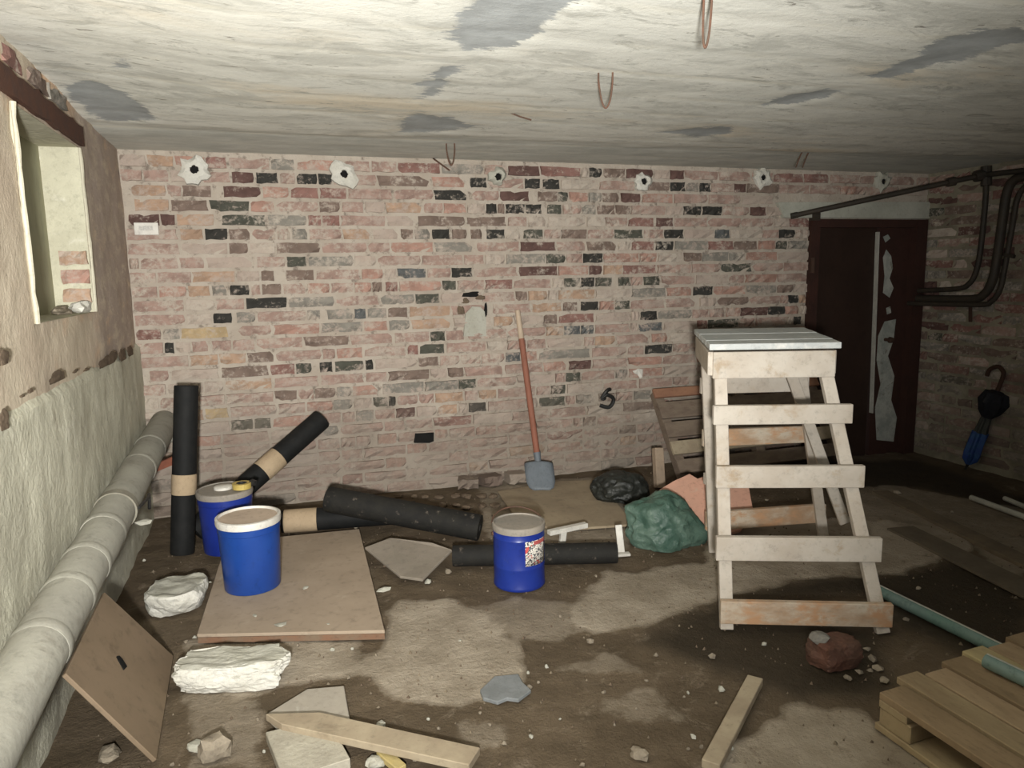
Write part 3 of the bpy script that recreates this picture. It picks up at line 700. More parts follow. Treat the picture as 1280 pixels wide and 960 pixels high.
for zi in zs:
    for u in us:
        z = -0.15 + (dado_top(u) + 0.15) * zi
        x = XL + 0.010 + 0.008 * fbm(u, z, 8, 3.5) + 0.003 * nz(u, z, 2, 14)
        if zi > 0.985: x = XL - 0.01
        vs_.append((x, u, z))
n = len(us)
mb.add(vs_, [(j * n + i, j * n + i + 1, (j + 1) * n + i + 1, (j + 1) * n + i) for j in range(len(zs) - 1) for i in range(n - 1)])
dado = obj('dado', mb, dado_mat(), wall_left, Vector((0, 0, 0)), smooth=True)
dado['label'] = 'thick rough grey plaster dado with a broken top edge'
# dark broken gaps along the top of the dado and bare brick ends
for x, y, w_, h_ in [(3, 441, 14, 26), (4, 518, 12, 34), (71, 468, 20, 16), (38, 487, 7, 7), (28, 494, 5, 4), (130, 450, 14, 15), (139, 444, 16, 18), (152, 440, 8, 20), (162, 435, 7, 18), (108, 461, 6, 5), (94, 463, 6, 5)]:
    p = SX(x, y, XL + 0.02); k = p.y / 300 * 0.43
    m = MB().chunk(p + Vector((0.0, 0, -h_ * p.y / F * .5)), (0.004, w_ * p.y ** 2 / (F * .649) * .36, h_ * p.y / F * .62), x, 3, 0.32, box=0.2, fine=.12)
    obj('bare_brick' if w_ > 10 else 'broken_gap', m, STONE_D, wall_left)
for k, (yb, zb_, c) in enumerate(((2.30, 1.862, 'n'), (2.56, 1.862, 'r'), (2.80, 1.865, 'n'), (3.03, 1.862, 'y'))):
    o = bpy.data.objects.new('brick', BRICKS[k + 4]); COL.objects.link(o); o.parent = wall_left
    o.matrix_basis = Matrix.Translation((XL - .020, yb, zb_)) @ Matrix.Rotation(math.pi / 2, 4, 'Z') @ Matrix.Diagonal((.22, .062, .055, 1))
    o.material_slots[0].link = 'OBJECT'; o.material_slots[0].material = brick_mat(c)
# the window niche
XI = -0.785
w1 = struct('window_1', MB().add([(XL, WY0, WZ0), (XI, WY0, WZ0), (XI, WY1, WZ0), (XL, WY1, WZ0), (XL, WY0, WZ1), (XI, WY0, WZ1), (XI, WY1, WZ1), (XL, WY1, WZ1)],
                               [(0, 1, 2, 3), (4, 7, 6, 5), (0, 4, 5, 1), (3, 2, 6, 7)]), surf('reveal_plaster', (0.52, 0.50, 0.38), (0.43, 0.41, 0.31), 5, 0.95, 0.15, (1, 1, 1), 0.6, 40, 0.01, (0.60, 0.58, 0.48), 0.35, 8), 'walled-up basement window in a deep plastered niche')
obj('window_board', MB().box((XI - .02, WY0 - .01, WZ0 - .01), (XI + .004, WY1 + .01, WZ1 + .01)), OLIVE, w1, Vector((0, 0, 0)))['label'] = 'olive painted board closing the window'
obj('window_post', MB().box((XI + .004, WY0 + .0, WZ0), (XI + .03, WY0 + .08, WZ1)), OLIVE, w1, Vector((0, 0, 0)), 0.004)
for k in range(3):
    z = WZ0 + .035 + k * .0715
    o = bpy.data.objects.new('brick', BRICKS[k]); COL.objects.link(o); o.parent = w1
    o.matrix_basis = Matrix.Translation(((XL + XI) / 2 + .015, WY1 + .008, z + .03)) @ Matrix.Diagonal((.10, .062, .058, 1))
    o.material_slots[0].link = 'OBJECT'; o.material_slots[0].material = brick_mat('os'[k % 2])
obj('sill_rubble', MB().chunk((XL - .03, WY1 - .07, WZ0), (.035, .06, .045), 4, 2, .3), PLASTER_W, w1)
obj('sill_rubble', MB().chunk((XI + .06, WY1 - .16, WZ0), (.03, .07, .03), 9, 2, .3), STONE, w1)
# broken plaster lip around the opening
for y0, z0, y1, z1 in ((WY0, WZ0, WY0, WZ1), (WY1, WZ0, WY1, WZ1)):
    pts = [Vector((XL + .004 + .004 * nz(i, y0, 3), y0 + (.008 if y0 == WY1 else -.006) + .006 * nz(i, y0, 1), z0 + (z1 - z0) * i / 14)) for i in range(15)]
    obj('plaster_lip', MB().tube(pts, [0.007 + .004 * nz(i, 4, y0) for i in range(15)], 7), surf('lip_plaster', (0.54, 0.51, 0.40), (0.46, 0.43, 0.33), 9), w1, smooth=True)
lt = MB(); ys_ = np.linspace(2.0, 3.33, 26)
for i in range(25):
    a, b = ys_[i], ys_[i + 1]
    za, zb_ = 1.818 + .02 * nz(a, 0, 2, 14), 1.818 + .02 * nz(b, 0, 2, 14); ca, cb = 1.748 + .010 * nz(a, 5, 2, 9), 1.748 + .010 * nz(b, 5, 2, 9)
    lt.hexa([(XL - .05, a, ca), (XL + .012, a, ca), (XL + .012, b, cb), (XL - .05, b, cb), (XL - .05, a, za), (XL + .012, a, za), (XL + .012, b, zb_), (XL - .05, b, zb_)])
bmx = struct('trim_2', lt, RUST, 'rusty dark brown steel lintel over the window niche')

# ------------------------------------------------------------------ wire hooks in the ceiling
def hook(px, w_, drop, label, lean=(0, 0), r=0.0028, rot=0.0):
    p = G(px[0], px[1], H + 0.008); u = Vector((math.cos(rot - YAW), math.sin(rot - YAW), 0)) * (w_ / 2)
    ln = Vector((lean[0], lean[1], 0))
    pts = [p - u + ln, p - u * .95 + Vector((0, 0, -drop * .35)) + ln * .7, p - u * .55 + Vector((0, 0, -drop * .8)) + ln * .2, p + Vector((0, 0, -drop)),
           p + u * .6 + Vector((0, 0, -drop * .82)), p + u * .95 + Vector((0, 0, -drop * .4)), p + u]
    tag(obj('wire_hook', MB().tube(smooth_path(pts, 5), r, 7), WIRE, smooth=True), label, 'hook', 'wire hooks hanging from the ceiling')
hook((757, 88), 0.045, 0.115, 'wide U-shaped wire hook hanging from the middle of the ceiling')
hook((883, -24), 0.026, 0.14, 'long narrow rusty wire hook hanging from the pale ceiling plaster', (0.012, 0))
hook((563, 179), 0.04, 0.105, 'narrow U-shaped wire hook hanging just above the brick wall', r=0.0034)
p = G(1003, 192, H)
t = thing('wire_hook', 'short hook of two bent wire ends in the ceiling toward the door', 'hook', p, 'wire hooks hanging from the ceiling')
for dx in (-.022, .022):
    obj('wire_end', MB().tube(smooth_path([p + Vector((dx + .02, 0, .01)), p + Vector((dx, 0, -.03)), p + Vector((dx - .018, 0, -.075))], 4), 0.0036, 6), WIRE, t)
p = G(637, 142, H); q = G(664, 150, H - .02)
tag(obj('wire_stub', MB().tube([p + Vector((0, 0, .004)), (p + q) / 2, q], 0.003, 6), WIRE), 'short straight wire stub poking out of the ceiling plaster', 'wire')
p = W(544, 200, D - .05)
tag(obj('wire_stub', MB().tube([p + Vector((0, .06, .02)), p, W(562, 213, D - .03)], 0.0045, 6), WIRE), 'short wire stub slanting out of the top brick course', 'wire')

# ------------------------------------------------------------------ iron pipes at the right wall
XP = XR - 0.07
def rp(x, y, off=0.0): return SX(x, y, XP - off)
t = thing('heating_pipe', 'thick dark iron pipe looping over and down the right-hand wall', 'pipe', rp(1220, 374), 'iron pipes on the right-hand wall')
obj('run', MB().tube(smooth_path([rp(1330, 216), rp(1285, 220), rp(1268, 225), rp(1259, 240), rp(1254, 270), rp(1246, 325), rp(1240, 352), rp(1230, 368), rp(1212, 374), Vector((XP, D - .01, rp(1170, 374).z))], 6), 0.027, 12), IRON, t, smooth=True)
obj('wall_bracket', MB().beam(rp(1213, 374), rp(1213, 402, -.05), 0.02, 0.012), RUST_DARK, t)
t = thing('heating_pipe', 'outer dark iron pipe with a valve on the right-hand wall', 'pipe', rp(1240, 378, .04), 'iron pipes on the right-hand wall')
obj('run', MB().tube(smooth_path([rp(1330, 226, .05), rp(1292, 230, .05), rp(1279, 236, .05), rp(1271, 252, .05), rp(1266, 280, .05), rp(1256, 335, .05), rp(1250, 362, .05), rp(1239, 377, .05), rp(1222, 381, .05), Vector((XP - .05, D - .01, rp(1178, 381, .05).z))], 6), 0.016, 10), IRON, t, smooth=True)
obj('valve', MB().beam(rp(1256, 318, .06), rp(1268, 321, .06), 0.02, 0.02), IRON, t)
t = thing('supply_pipe', 'long iron pipe slanting from above the door to the ceiling with a thin branch', 'pipe', W(990, 270, D - .04))
a, b = W(990, 270, D - .045), rp(1228, 219, .02)
obj('run', MB().tube([a, a.lerp(b, .5), b, rp(1300, 211, .02), rp(1360, 205, .02)], 0.0165, 10), IRON, t, smooth=True)
obj('coupling', MB().tube([a.lerp(b, .82), a.lerp(b, .86)], 0.028, 10), IRON, t)
obj('end_cap', MB().tube([a - (b - a) * .005, a + (b - a) * .03], 0.02, 10), IRON, t)
obj('tee_joint', MB().tube([a.lerp(b, .96), a.lerp(b, 1.03)], 0.034, 10), IRON, t)
obj('down_pipe', MB().tube(smooth_path([rp(1233, 214), rp(1232, 250), rp(1226, 310), rp(1220, 340), rp(1211, 355), rp(1196, 361), Vector((XP, D - .01, rp(1170, 364).z))], 6), 0.017, 10), IRON, t, smooth=True)
obj('elbow_joint', MB().tube([rp(1233, 208), rp(1233, 232)], 0.032, 10), IRON, t)
q = W(1020, 268, D - .03)
obj('pipe_clip', MB().box((q.x - .03, q.y - .02, q.z - .04), (q.x + .02, q.y + .03, q.z + .01)), IRON, t)

# ------------------------------------------------------------------ grey drain pipe along the left wall
XDP = -0.552
def dpz(y): return 0.394 + (y - 1.683) * 0.043
def dpp(y): return Vector((XDP, y, dpz(y)))
t = thing('drain_pipe', 'thick grey cement drain pipe running along the left wall', 'pipe', (XDP, 3.0, dpz(3.0) - .07))
ys_ = np.linspace(0.5, 4.13, 60)
obj('run', MB().tube([dpp(y) + Vector((.003 * nz(y, 1, 2, 3), 0, .003 * nz(y, 4, 1, 3))) for y in ys_], [0.0655 + .002 * nz(y, 0, 5, 5) for y in ys_], 28), PIPE_G, t, smooth=True)
for y in (1.86, 2.12, 2.33, 2.58, 3.62, 3.30):
    obj('joint_ring', MB().tube([dpp(y - .02), dpp(y - .012), dpp(y + .012), dpp(y + .02)], [0.066, 0.0682, 0.0682, 0.066], 28), PIPE_G, t, smooth=True)
obj('strap', MB().tube([dpp(2.78), dpp(2.82)], 0.0705, 28), surf('dark_strap', (0.24, 0.225, 0.18), (0.18, 0.165, 0.13), 20), t, smooth=True)
obj('strap_tail', MB().tube(smooth_path([dpp(2.80) + Vector((.072, 0, .0)), dpp(2.9) + Vector((.088, 0, .0)), dpp(2.97) + Vector((.082, 0, -.01)), dpp(2.93) + Vector((.085, 0, -.05))], 4), 0.006, 6), BLACKP, t)
obj('strap_knot', MB().chunk(dpp(2.80) + Vector((.085, -.01, -.06)), (.03, .02, .02), 3, 1), PIPE_G, t)
obj('end_collar', MB().chunk(dpp(4.02) + Vector((.02, .02, -.08)), (.07, .07, .13), 8, 3, .15), PLASTER_G, t, smooth=True)
q = W(194, 600, 3.55)
obj('stay', MB().beam((XDP + .03, 3.52, dpz(3.52) - .062), (XDP + .14, 3.64, dpz(3.52) - .045), 0.012, 0.035), surf('red_oxide', (0.24, 0.085, 0.05), (0.19, 0.07, 0.045), 14), t)['label'] = 'red-brown steel stay'

# ------------------------------------------------------------------ rolls of roofing felt
def roll(label, p0, p1, r, bands=(), mat=FELT, kname='kraft_band', tail=False):
    p0, p1 = Vector(p0), Vector(p1); d = p1 - p0; L = d.length; ax = d.normalized()
    base = p0 if p0.z < p1.z else p1
    t = thing('felt_roll', label, 'felt roll', (base.x, base.y, max(0, base.z - r)), 'rolls of black roofing felt')
    prof = [(0.020, 0.05), (0.020, 0.001), (r * .75, 0.002), (r * .96, 0.0), (r, 0.006)]
    for i in range(1, 12):
        s_ = L * i / 12; prof.append((r * (1 + .012 * nz(s_, r, i)), s_))
    prof += [(r, L - .006), (r * .96, L), (r * .75, L - .002), (0.020, L - .001), (0.020, L - .05)]
    sh = obj('sheet', MB().lathe(prof, p0, ax, 28, ripple=lambda a, z: 0.018 * math.cos(a - 1) * (a / 6.28) + .01 * nz(math.cos(a) * 2, math.sin(a) * 2, z * 6)), mat, t, smooth=True)
    for a, b in bands:
        obj(kname, MB().lathe([(r * 1.0, a * L), (r * 1.035, a * L + .003), (r * 1.035, b * L - .003), (r * 1.0, b * L)], p0, ax, 28), KRAFT, t, smooth=True)
    # loose edge of the outer turn and the spiral on the visible end
    u = ax.cross(Vector((0, 1, 0))).normalized(); w_ = ax.cross(u)
    e = (u * .5 - w_ * .86).normalized()
    obj('loose_edge', MB().beam(p0 + e * r * 1.01 + ax * .01, p1 + e * r * 1.01 - ax * .01, 0.012, 0.004, e.cross(ax)), mat, sh)
    return t
zt = PD(233, 482, 3.36)
roll('black felt roll standing upright beside the grey pipe, brown paper band round it', GF(227, 694) + Vector((0, 0.03, -.002)), zt, 0.052, ((0.355, 0.475),))
lt_ = W(402, 524, 4.02)
roll('black felt roll leaning slanted against the brick wall, wide brown paper band', GF(243, 664, 0.042), lt_, 0.056, ((0.50, 0.64),))
rA0, rA1 = G(410, 624, .178), G(600, 660, .066)
roll('dusty black felt roll lying slanted across another roll', rA0, rA1, 0.062, (), FELT_DUSTY)
rB0, rB1 = G(352, 652, .060), G(520, 640, .060)
roll('black felt roll lying flat behind the sheet with brown paper round one end', rB0, rB1, 0.055, ((0.02, 0.26),))
roll('black felt roll lying flat behind the blue tin with the printed label', G(566, 695, .047), G(771, 691, .047), 0.045, (), FELT_DUSTY)

# ------------------------------------------------------------------ buckets and tin
def lid_rim(t, c, r, z, mat, name='rim'):
    return obj(name, MB().lathe([(r * .96, z - .022), (r * 1.05, z - .022), (r * 1.07, z - .010), (r * 1.06, z + .004), (r * .98, z + .006), (r * .96, z - .004)], c, seg=40), mat, t, smooth=True)
SHEET_T = 0.034
c = G(316, 738, SHEET_T + .004) + Vector((0, .06, 0)); c.z = SHEET_T + .002
R_ = 0.115
t = thing('plastic_bucket', 'blue plastic bucket with a dusty white-rimmed lid', 'bucket', c)
hb = 0.282
obj('body', MB().lathe([(R_ * .90, 0), (R_ * .92, .004), (R_ * .95, .10), (R_ * .955, .105), (R_ * .955, .112), (R_ * 1.0, hb - .05), (R_ * 1.02, hb - .048), (R_ * 1.02, hb - .02), (R_ * .99, hb - .02)], c, seg=40), BLUE, t, smooth=True)
lr = lid_rim(t, c, R_, hb, WHITE_PL)
obj('lid', MB().lathe([(R_ * .96, hb - .012), (R_ * .95, hb - .003), (R_ * .2, hb - .001)], c, seg=40), LID_BEIGE, t, smooth=True)
hp = [c + Vector((R_ * 1.06 * math.cos(a), R_ * 1.06 * math.sin(a), hb - .03 - .07 * math.sin((a - 3.5) / 2.3 * math.pi))) for a in [3.5 + 2.3 * k / 16 for k in range(17)]]
c2 = GF(268, 706); c2 = Vector((c2.x + .058, c2.y + .09, SHEET_T + .002)); R2 = 0.113
t = thing('plastic_bucket', 'blue plastic bucket with a grey lid and white cap, behind another bucket', 'bucket', c2)
hb2 = 0.272
obj('body', MB().lathe([(R2 * .90, 0), (R2 * .92, .004), (R2 * .95, .10), (R2 * .955, .112), (R2 * 1.0, hb2 - .05), (R2 * 1.02, hb2 - .048), (R2 * 1.02, hb2 - .02), (R2 * .99, hb2 - .02)], c2, seg=40), BLUE2, t, smooth=True)
lid_rim(t, c2, R2, hb2, LID_GREY)
ld = obj('lid', MB().lathe([(R2 * .96, hb2 - .012), (R2 * .95, hb2 + .002), (R2 * .2, hb2 + .004)], c2, seg=40), LID_GREY, t, smooth=True)
obj('cap', MB().lathe([(.040, hb2 + .003), (.040, hb2 + .014), (.034, hb2 + .018)], c2 + Vector((-.005, .005, 0)), seg=24), WHITE_PL, ld, smooth=True)['label'] = 'round white pouring cap'
# roll of tape on the rear bucket's lid
q = G(318, 630, SHEET_T + hb2 + .02)
q = c2 + Vector((.075, -.035, hb2 + .008))
t = thing('tape_roll', 'yellow and black roll of tape lying on the rear bucket lid', 'tape', q)
def ring(c_, r0, r1, h_, ax=(0, 0, 1)): return MB().lathe([(r0, 0), (r1, 0), (r1, h_), (r0, h_), (r0, 0)], c_, ax, 24)
obj('tape', ring(q, .022, .040, .024), YELLOW, t)
obj('core', ring(q + Vector((0, 0, .001)), .016, .0225, .024), BLACKP, t)
obj('label_strip', MB().chunk(q + Vector((.045, .01, .0)), (.022, .02, .035), 5, 1), BLACKP, t)
# the tin
c3 = GF(658, 738); c3 = Vector((c3.x, c3.y + .085, 0.0)); R3 = 0.104; h3 = 0.252
t = thing('paint_tin', 'dark blue metal paint tin with a printed white label', 'paint tin', c3)
obj('body', MB().lathe([(R3 * .97, 0), (R3 * 1.0, .004), (R3 * 1.0, .012), (R3 * .985, .016), (R3 * .985, .085), (R3 * .995, .088), (R3 * .985, .091), (R3 * .985, h3 - .05), (R3 * 1.0, h3 - .046), (R3 * .985, h3 - .042), (R3 * .985, h3 - .012), (R3 * .95, h3 - .012)], c3, seg=40), BLUE2, t, smooth=True)
lid_rim(t, c3, R3 * .96, h3, LID_GREY)
obj('lid', MB().lathe([(R3 * .95, h3 - .014), (R3 * .90, h3), (R3 * .2, h3 + .001)], c3, seg=40), LID_GREY, t, smooth=True)
m = MB(); vs_ = []; a0 = math.radians(-90) - .18
for j, z in enumerate((.105, .150, .205)):
    for i in range(9):
        a = a0 + .10 + i / 8 * 1.02
        vs_.append(c3 + Vector((math.cos(a) * R3 * 1.004, math.sin(a) * R3 * 1.004, z)))
m.add(vs_, [(j * 9 + i, j * 9 + i + 1, j * 9 + i + 10, j * 9 + i + 9) for j in range(2) for i in range(8)])
lab = obj('printed_label', m, LABEL, t, smooth=True); lab['label'] = 'white label with dense small print'
lab.modifiers.new('thick', 'SOLIDIFY').thickness = 0.001
m = MB(); m.add([c3 + Vector((math.cos(a0 + .45 + i / 6 * .65) * R3 * 1.012, math.sin(a0 + .45 + i / 6 * .65) * R3 * 1.012, z)) for z in (.188, .203) for i in range(7)], [(i, i + 1, i + 8, i + 7) for i in range(6)])
o = obj('red_band', m, surf('red_print', (0.42, 0.10, 0.09), (0.38, 0.08, 0.08), 20), lab); o.modifiers.new('thick', 'SOLIDIFY').thickness = 0.001
obj('bail', MB().tube(smooth_path([c3 + Vector((R3 * 1.03 * math.cos(a), R3 * 1.03 * math.sin(a) * .9, h3 + .004 + .03 * math.sin(k / 10 * math.pi))) for k, a in enumerate([.25 + 2.6 * k / 10 for k in range(11)])], 2), 0.0035, 6), WIRE, t)
for s_ in (-1, 1): obj('bail_lug', MB().chunk(c3 + Vector((s_ * R3 * .97, .02, h3 - .05)), (.008, .012, .02), 2, 1, .05), WIRE, t)

# ------------------------------------------------------------------ boards and slabs lying about
def px_slab(name, pts, z, th, mat, label, cat, zs=None, group=None):
    P = [G(x, y, (zs[i] if zs else z)) for i, (x, y) in enumerate(pts)]
    m = MB().slab(P, th)
    if m.v and sum((m.v[i].z for i in range(len(P)))) < sum((m.v[i + len(P)].z for i in range(len(P)))):
        m = MB().slab(P[::-1], th)
    return tag(obj(name, m, mat, bevel=0.002), label, cat, group)
fr, fl, br_ = G(481, 788, SHEET_T), G(246, 793, SHEET_T), G(449, 661, SHEET_T)
bl = Vector((fl.x + .05, br_.y + .04, fl.z))
t = thing('panel', 'large dusty brown panel lying flat under the blue buckets', 'panel', ((fl.x + br_.x) / 2, (fl.y + br_.y) / 2, 0))
obj('face', MB().slab([fl, fr, br_, bl], 0.012), BOARD, t, bevel=0.002)
dn = Vector((0, 0, -.0125))
obj('core', MB().slab([p_ + dn + (Vector((.45 * (fl.x + br_.x), .45 * (fl.y + br_.y), p_.z)) - p_) * .004 for p_ in (fl, fr, br_, bl)], SHEET_T - .0135), BOARD_EDGE, t)
hb_ = px_slab('hardboard_sheet', [(82, 842), (196, 950), (217, 820), (131, 740)], 0, 0.012, BOARD2, 'brown hardboard sheet leaning against the grey drain pipe', 'board', [.285, .016, .016, .30])
qa, qb, qc = G(82, 842, .285), G(196, 950, .016), G(217, 820, .016)
nn = (qb - qa).cross(qc - qa).normalized(); nn = nn if nn.z > 0 else -nn
def on_sheet(x, y):
    d = ray(x, y); return EYEV + d * ((qa - EYEV).dot(nn) / d.dot(nn)) + nn * .003
obj('slot', MB().slab([on_sheet(x, y) for x, y in ((144, 822), (148, 828), (154, 838), (158, 834), (152, 824), (147, 819))], .004, nn), BLACK_HOLE, hb_)['label'] = 'small dark slot in the sheet'
px_slab('board_fragment', [(456, 684), (500, 720), (528, 724), (565, 687), (540, 678), (488, 672)], 0, .012, surf('dark_grey_board', (0.29, 0.25, 0.205), (0.23, 0.20, 0.16), 5), 'small grey board fragment tilted beside the felt rolls', 'board', [.055, .03, .03, .055, .07, .075])
px_slab('plywood_piece', [(622, 614), (642, 642), (692, 662), (793, 655), (748, 600), (700, 601)], .014, .012, surf('tan_plywood', (0.37, 0.30, 0.205), (0.30, 0.24, 0.165), 4, 0.9), 'tan plywood piece lying under the shovel blade', 'board')
px_slab('board_fragment', [(332, 893), (350, 910), (438, 903), (430, 857), (384, 861)], .02, .016, GREY_BOARD, 'grey board fragment lying under the dusty plank end', 'board')
px_slab('slab_fragment', [(332, 915), (350, 962), (395, 962), (438, 948), (428, 930), (400, 914), (360, 908)], .03, .028, surf('pale_concrete_lump', (0.45, 0.42, 0.34), (0.36, 0.33, 0.265), 12, .95, .15, (1, 1, 1), .6, 50, .006), 'pale broken concrete slab fragment beside the dusty plank', 'slab')
px_slab('plank', [(332, 892), (352, 905), (586, 956), (600, 934), (400, 890)], .048, .022, PLANK_WOOD, 'long dusty plank lying on a grey board fragment', 'plank')
def floor_plank(a, b, w_, th, mat, name, label, up=0.0, cat='plank'):
    p0, p1 = GF(*a, up + th / 2), GF(*b, up + th / 2)
    return tag(obj(name, MB().beam(p0, p1, w_, th), mat, bevel=0.002), label, cat)
floor_plank((888, 958), (944, 850), .046, .024, PLANK_WOOD, 'batten', 'short dusty batten lying alone on the bare earth', cat='batten')
floor_plank((1100, 616), (1300, 712), .10, .022, surf('dirty_plank', (0.17, 0.135, 0.09), (0.125, 0.10, 0.07), 8, .9), 'plank', 'long dirty plank half buried in the earth by the trestle', -.008)
floor_plank((1125, 660), (1330, 760), .14, .012, surf('dirty_plank2', (0.14, 0.115, 0.08), (0.11, 0.09, 0.065), 8, .9), 'plank', 'thin dark dirty plank beside a half buried plank', -.004)
px_slab('cement_spill', [(600, 862), (604, 872), (622, 877), (634, 872), (648, 874), (664, 862), (653, 852), (648, 842), (618, 845)], .008, .012, surf('blue_grey_cement', (0.22, 0.232, 0.235), (0.17, 0.18, 0.18), 14, .9), 'blue-grey spill of hardened cement at the edge of the screed', 'cement spill')
# plaster lumps
p = GF(217, 772) + Vector((0, .085, 0))
t = thing('plaster_lump', 'rounded grey plaster lump with a white broken face', 'plaster lump', p)
m = MB().chunk(p, (.112, .10, .135), 5, 4, .13, flat=.42, freq=1.0, box=.25, fine=.035)
o = obj('lump', m, PLASTER_G, t)
o.data.materials.append(PLASTER_W)
for f in o.data.polygons:
    if f.normal.y < -0.28 and f.normal.x > -.75 and f.normal.z < .8: f.material_index = 1
a, b = GF(222, 868), GF(360, 860); cxy = (a + b) / 2 + Vector((0, .06, 0))
t = thing('plaster_block', 'long broken white plaster block lying on the floor', 'plaster block', (cxy.x, cxy.y, 0))
m = MB().chunk((cxy.x, cxy.y, 0), (.160, .068, .105), 11, 5, .11, flat=.60, fine=.05, rz=math.atan2(b.y - a.y, b.x - a.x) + .04, freq=1.6, box=.62)
o = obj('block', m, PLASTER_W, t)
o.data.materials.append(PLASTER_G)
for f in o.data.polygons:
    if f.normal.z > .75: f.material_index = 1

# ------------------------------------------------------------------ shovel
b_, tp = GF(679, 617) + Vector((0, .02, .0)), W(647, 388, D - .03)
mid = W(673, 580, 3.93)
ax = (tp - mid).normalized()
t = thing('shovel', 'old shovel with a blue-grey blade and red-brown handle leaning on the brick wall', 'shovel', (b_.x, b_.y, 0))
j = mid.lerp(tp, .815)
obj('handle', MB().tube([mid - ax * .06, mid, j], [0.018, 0.0185, 0.0175], 12), HANDLE, t, smooth=True)
obj('handle_tip', MB().tube([j - ax * .01, tp], [0.0172, 0.015], 12), HANDLE_L, t, smooth=True)['label'] = 'bare pale end of the handle'
sd = Vector((math.cos(-YAW), math.sin(-YAW), 0)); top = mid + Vector((0, 0, .01)); bl_ = b_ + Vector((0, 0, .012)); dn_ = (bl_ - top); nr = sd.cross(dn_).normalized()
vs_ = []; NX = 9
for i, (s_, hw) in enumerate(((0, .078), (.06, .083), (.35, .084), (.7, .082), (.9, .07), (1.0, .045))):
    for k in range(NX):
        u_ = -1 + 2 * k / (NX - 1); vs_.append(top + dn_ * s_ + sd * hw * u_ + nr * (-.018 * (1 - u_ * u_)) * (1 - .5 * s_))
m = MB().add(vs_, [(i * NX + k, i * NX + k + 1, (i + 1) * NX + k + 1, (i + 1) * NX + k) for i in range(5) for k in range(NX - 1)])
o = obj('blade', m, STEEL, t, smooth=True); o.modifiers.new('thick', 'SOLIDIFY').thickness = .003
obj('socket', MB().tube([mid - ax * .08, mid + ax * .07], [.012, .022], 12), STEEL, t, smooth=True)

# ------------------------------------------------------------------ low trestle scaffold
ZT = 0.955
FL, FR_, BL_, BRr = G(908, 786), G(1103, 791), G(893, 690), G(1030, 678)
def top_at(x, y, d): p = PD(x, y, d); p.z = ZT; return p
FLt, FRt, BLt, BRt = top_at(900, 436, 2.65), top_at(1028, 433, 2.65), top_at(883, 415, 3.22), top_at(996, 414, 3.22)
cen = (FL + FR_ + BL_ + BRr) / 4
t = thing('trestle', 'whitewashed wooden trestle scaffold with rungs and a small platform', 'trestle', (cen.x, cen.y, 0))
LEGW, LEGT = .044, .03
fdir = (FR_ - FL).normalized(); sdir = ((BLt - FLt).normalized() + (BRt - FRt).normalized()).normalized()
def leg(a, b, side, w_=LEGW): obj('leg', MB().beam(a, b - Vector((0, 0, .03)), w_, LEGT, side), WHITE_WOOD, t, bevel=.002)
leg(FL, FLt, fdir); leg(FR_, FRt, fdir); leg(BL_, BLt, fdir, .05); leg(BRr, BRt, fdir)
def at(a, b, z): return a + (b - a) * ((z - a.z) / (b.z - a.z))
nf = Vector((fdir.y, -fdir.x, 0)).normalized()
if nf.y > 0: nf = -nf
for y, w_, ex, mt in ((515, .068, .035, WHITE_WOOD), (592, .078, .030, WHITE_WOOD), (681, .085, .035, WHITE_WOOD), (763, .082, .025, WHITE_WOOD_ORANGE)):
    # height of the rung on the front frame
    best = min(range(0, 96), key=lambda k: abs(proj((at(FL, FLt, k / 100) + at(FR_, FRt, k / 100)) / 2)[1] - y)) / 100
    a, b = at(FL, FLt, best), at(FR_, FRt, best)
    e = (b - a).normalized(); off = nf * (LEGT / 2 + .013)
    obj('rung', MB().beam(a - e * ex + off, b + e * (ex + .01) + off, .024, w_, nf), mt, t, bevel=.002)
for y, w_, mt in ((482, .070, WHITE_WOOD), (546, .075, WHITE_WOOD_ORANGE), (597, .05, WHITE_WOOD), (648, .085, WHITE_WOOD_ORANGE)):
    best = min(range(0, 96), key=lambda k: abs(proj((at(BL_, BLt, k / 100) + at(BRr, BRt, k / 100)) / 2)[1] - y)) / 100
    a, b = at(BL_, BLt, best), at(BRr, BRt, best); e = (b - a).normalized(); off = -nf * (LEGT / 2 + .013)
    obj('rung', MB().beam(a - e * .03 + off, b + e * .03 + off, .024, w_, nf), mt, t, bevel=.002)
# side rails tie the two frames together, a diagonal stiffens the far side
for a, b, w_ in ((FLt, BLt, .085), (FRt, BRt, .085)):
    s_ = -fdir if a is FLt else fdir
    obj('side_rail', MB().beam(a + s_ * .032 - Vector((0, 0, .05)) - (b - a) * .05, b + s_ * .032 - Vector((0, 0, .05)) + (b - a) * .03, .024, w_, s_), WHITE_WOOD, t, bevel=.002)
obj('apron', MB().beam(FLt - fdir * .03 + nf * .028 - Vector((0, 0, .055)), FRt + fdir * .035 + nf * .028 - Vector((0, 0, .055)), .024, .095, nf), WHITE_WOOD, t, bevel=.002)
obj('apron', MB().beam(BLt - fdir * .03 - nf * .028 - Vector((0, 0, .05)), BRt + fdir * .03 - nf * .028 - Vector((0, 0, .05)), .024, .085, nf), WHITE_WOOD, t, bevel=.002)
obj('brace', MB().beam(PD(983, 452, 3.16), PD(1056, 654, 3.22), .045, .022, fdir), WHITE_WOOD, t, bevel=.002)
p0, p1, p2, p3 = FLt - fdir * .045 + nf * .05, FRt + fdir * .05 + nf * .05, BRt + fdir * .045 - nf * .05, BLt - fdir * .045 - nf * .05
NB = 5
pm = surf('plaster_spattered_boards', (0.52, 0.54, 0.53), (0.44, 0.46, 0.45), 6, .85, .25, (1, 1, 1), .25, 50, .003, (0.66, 0.65, 0.61), .38, 12)
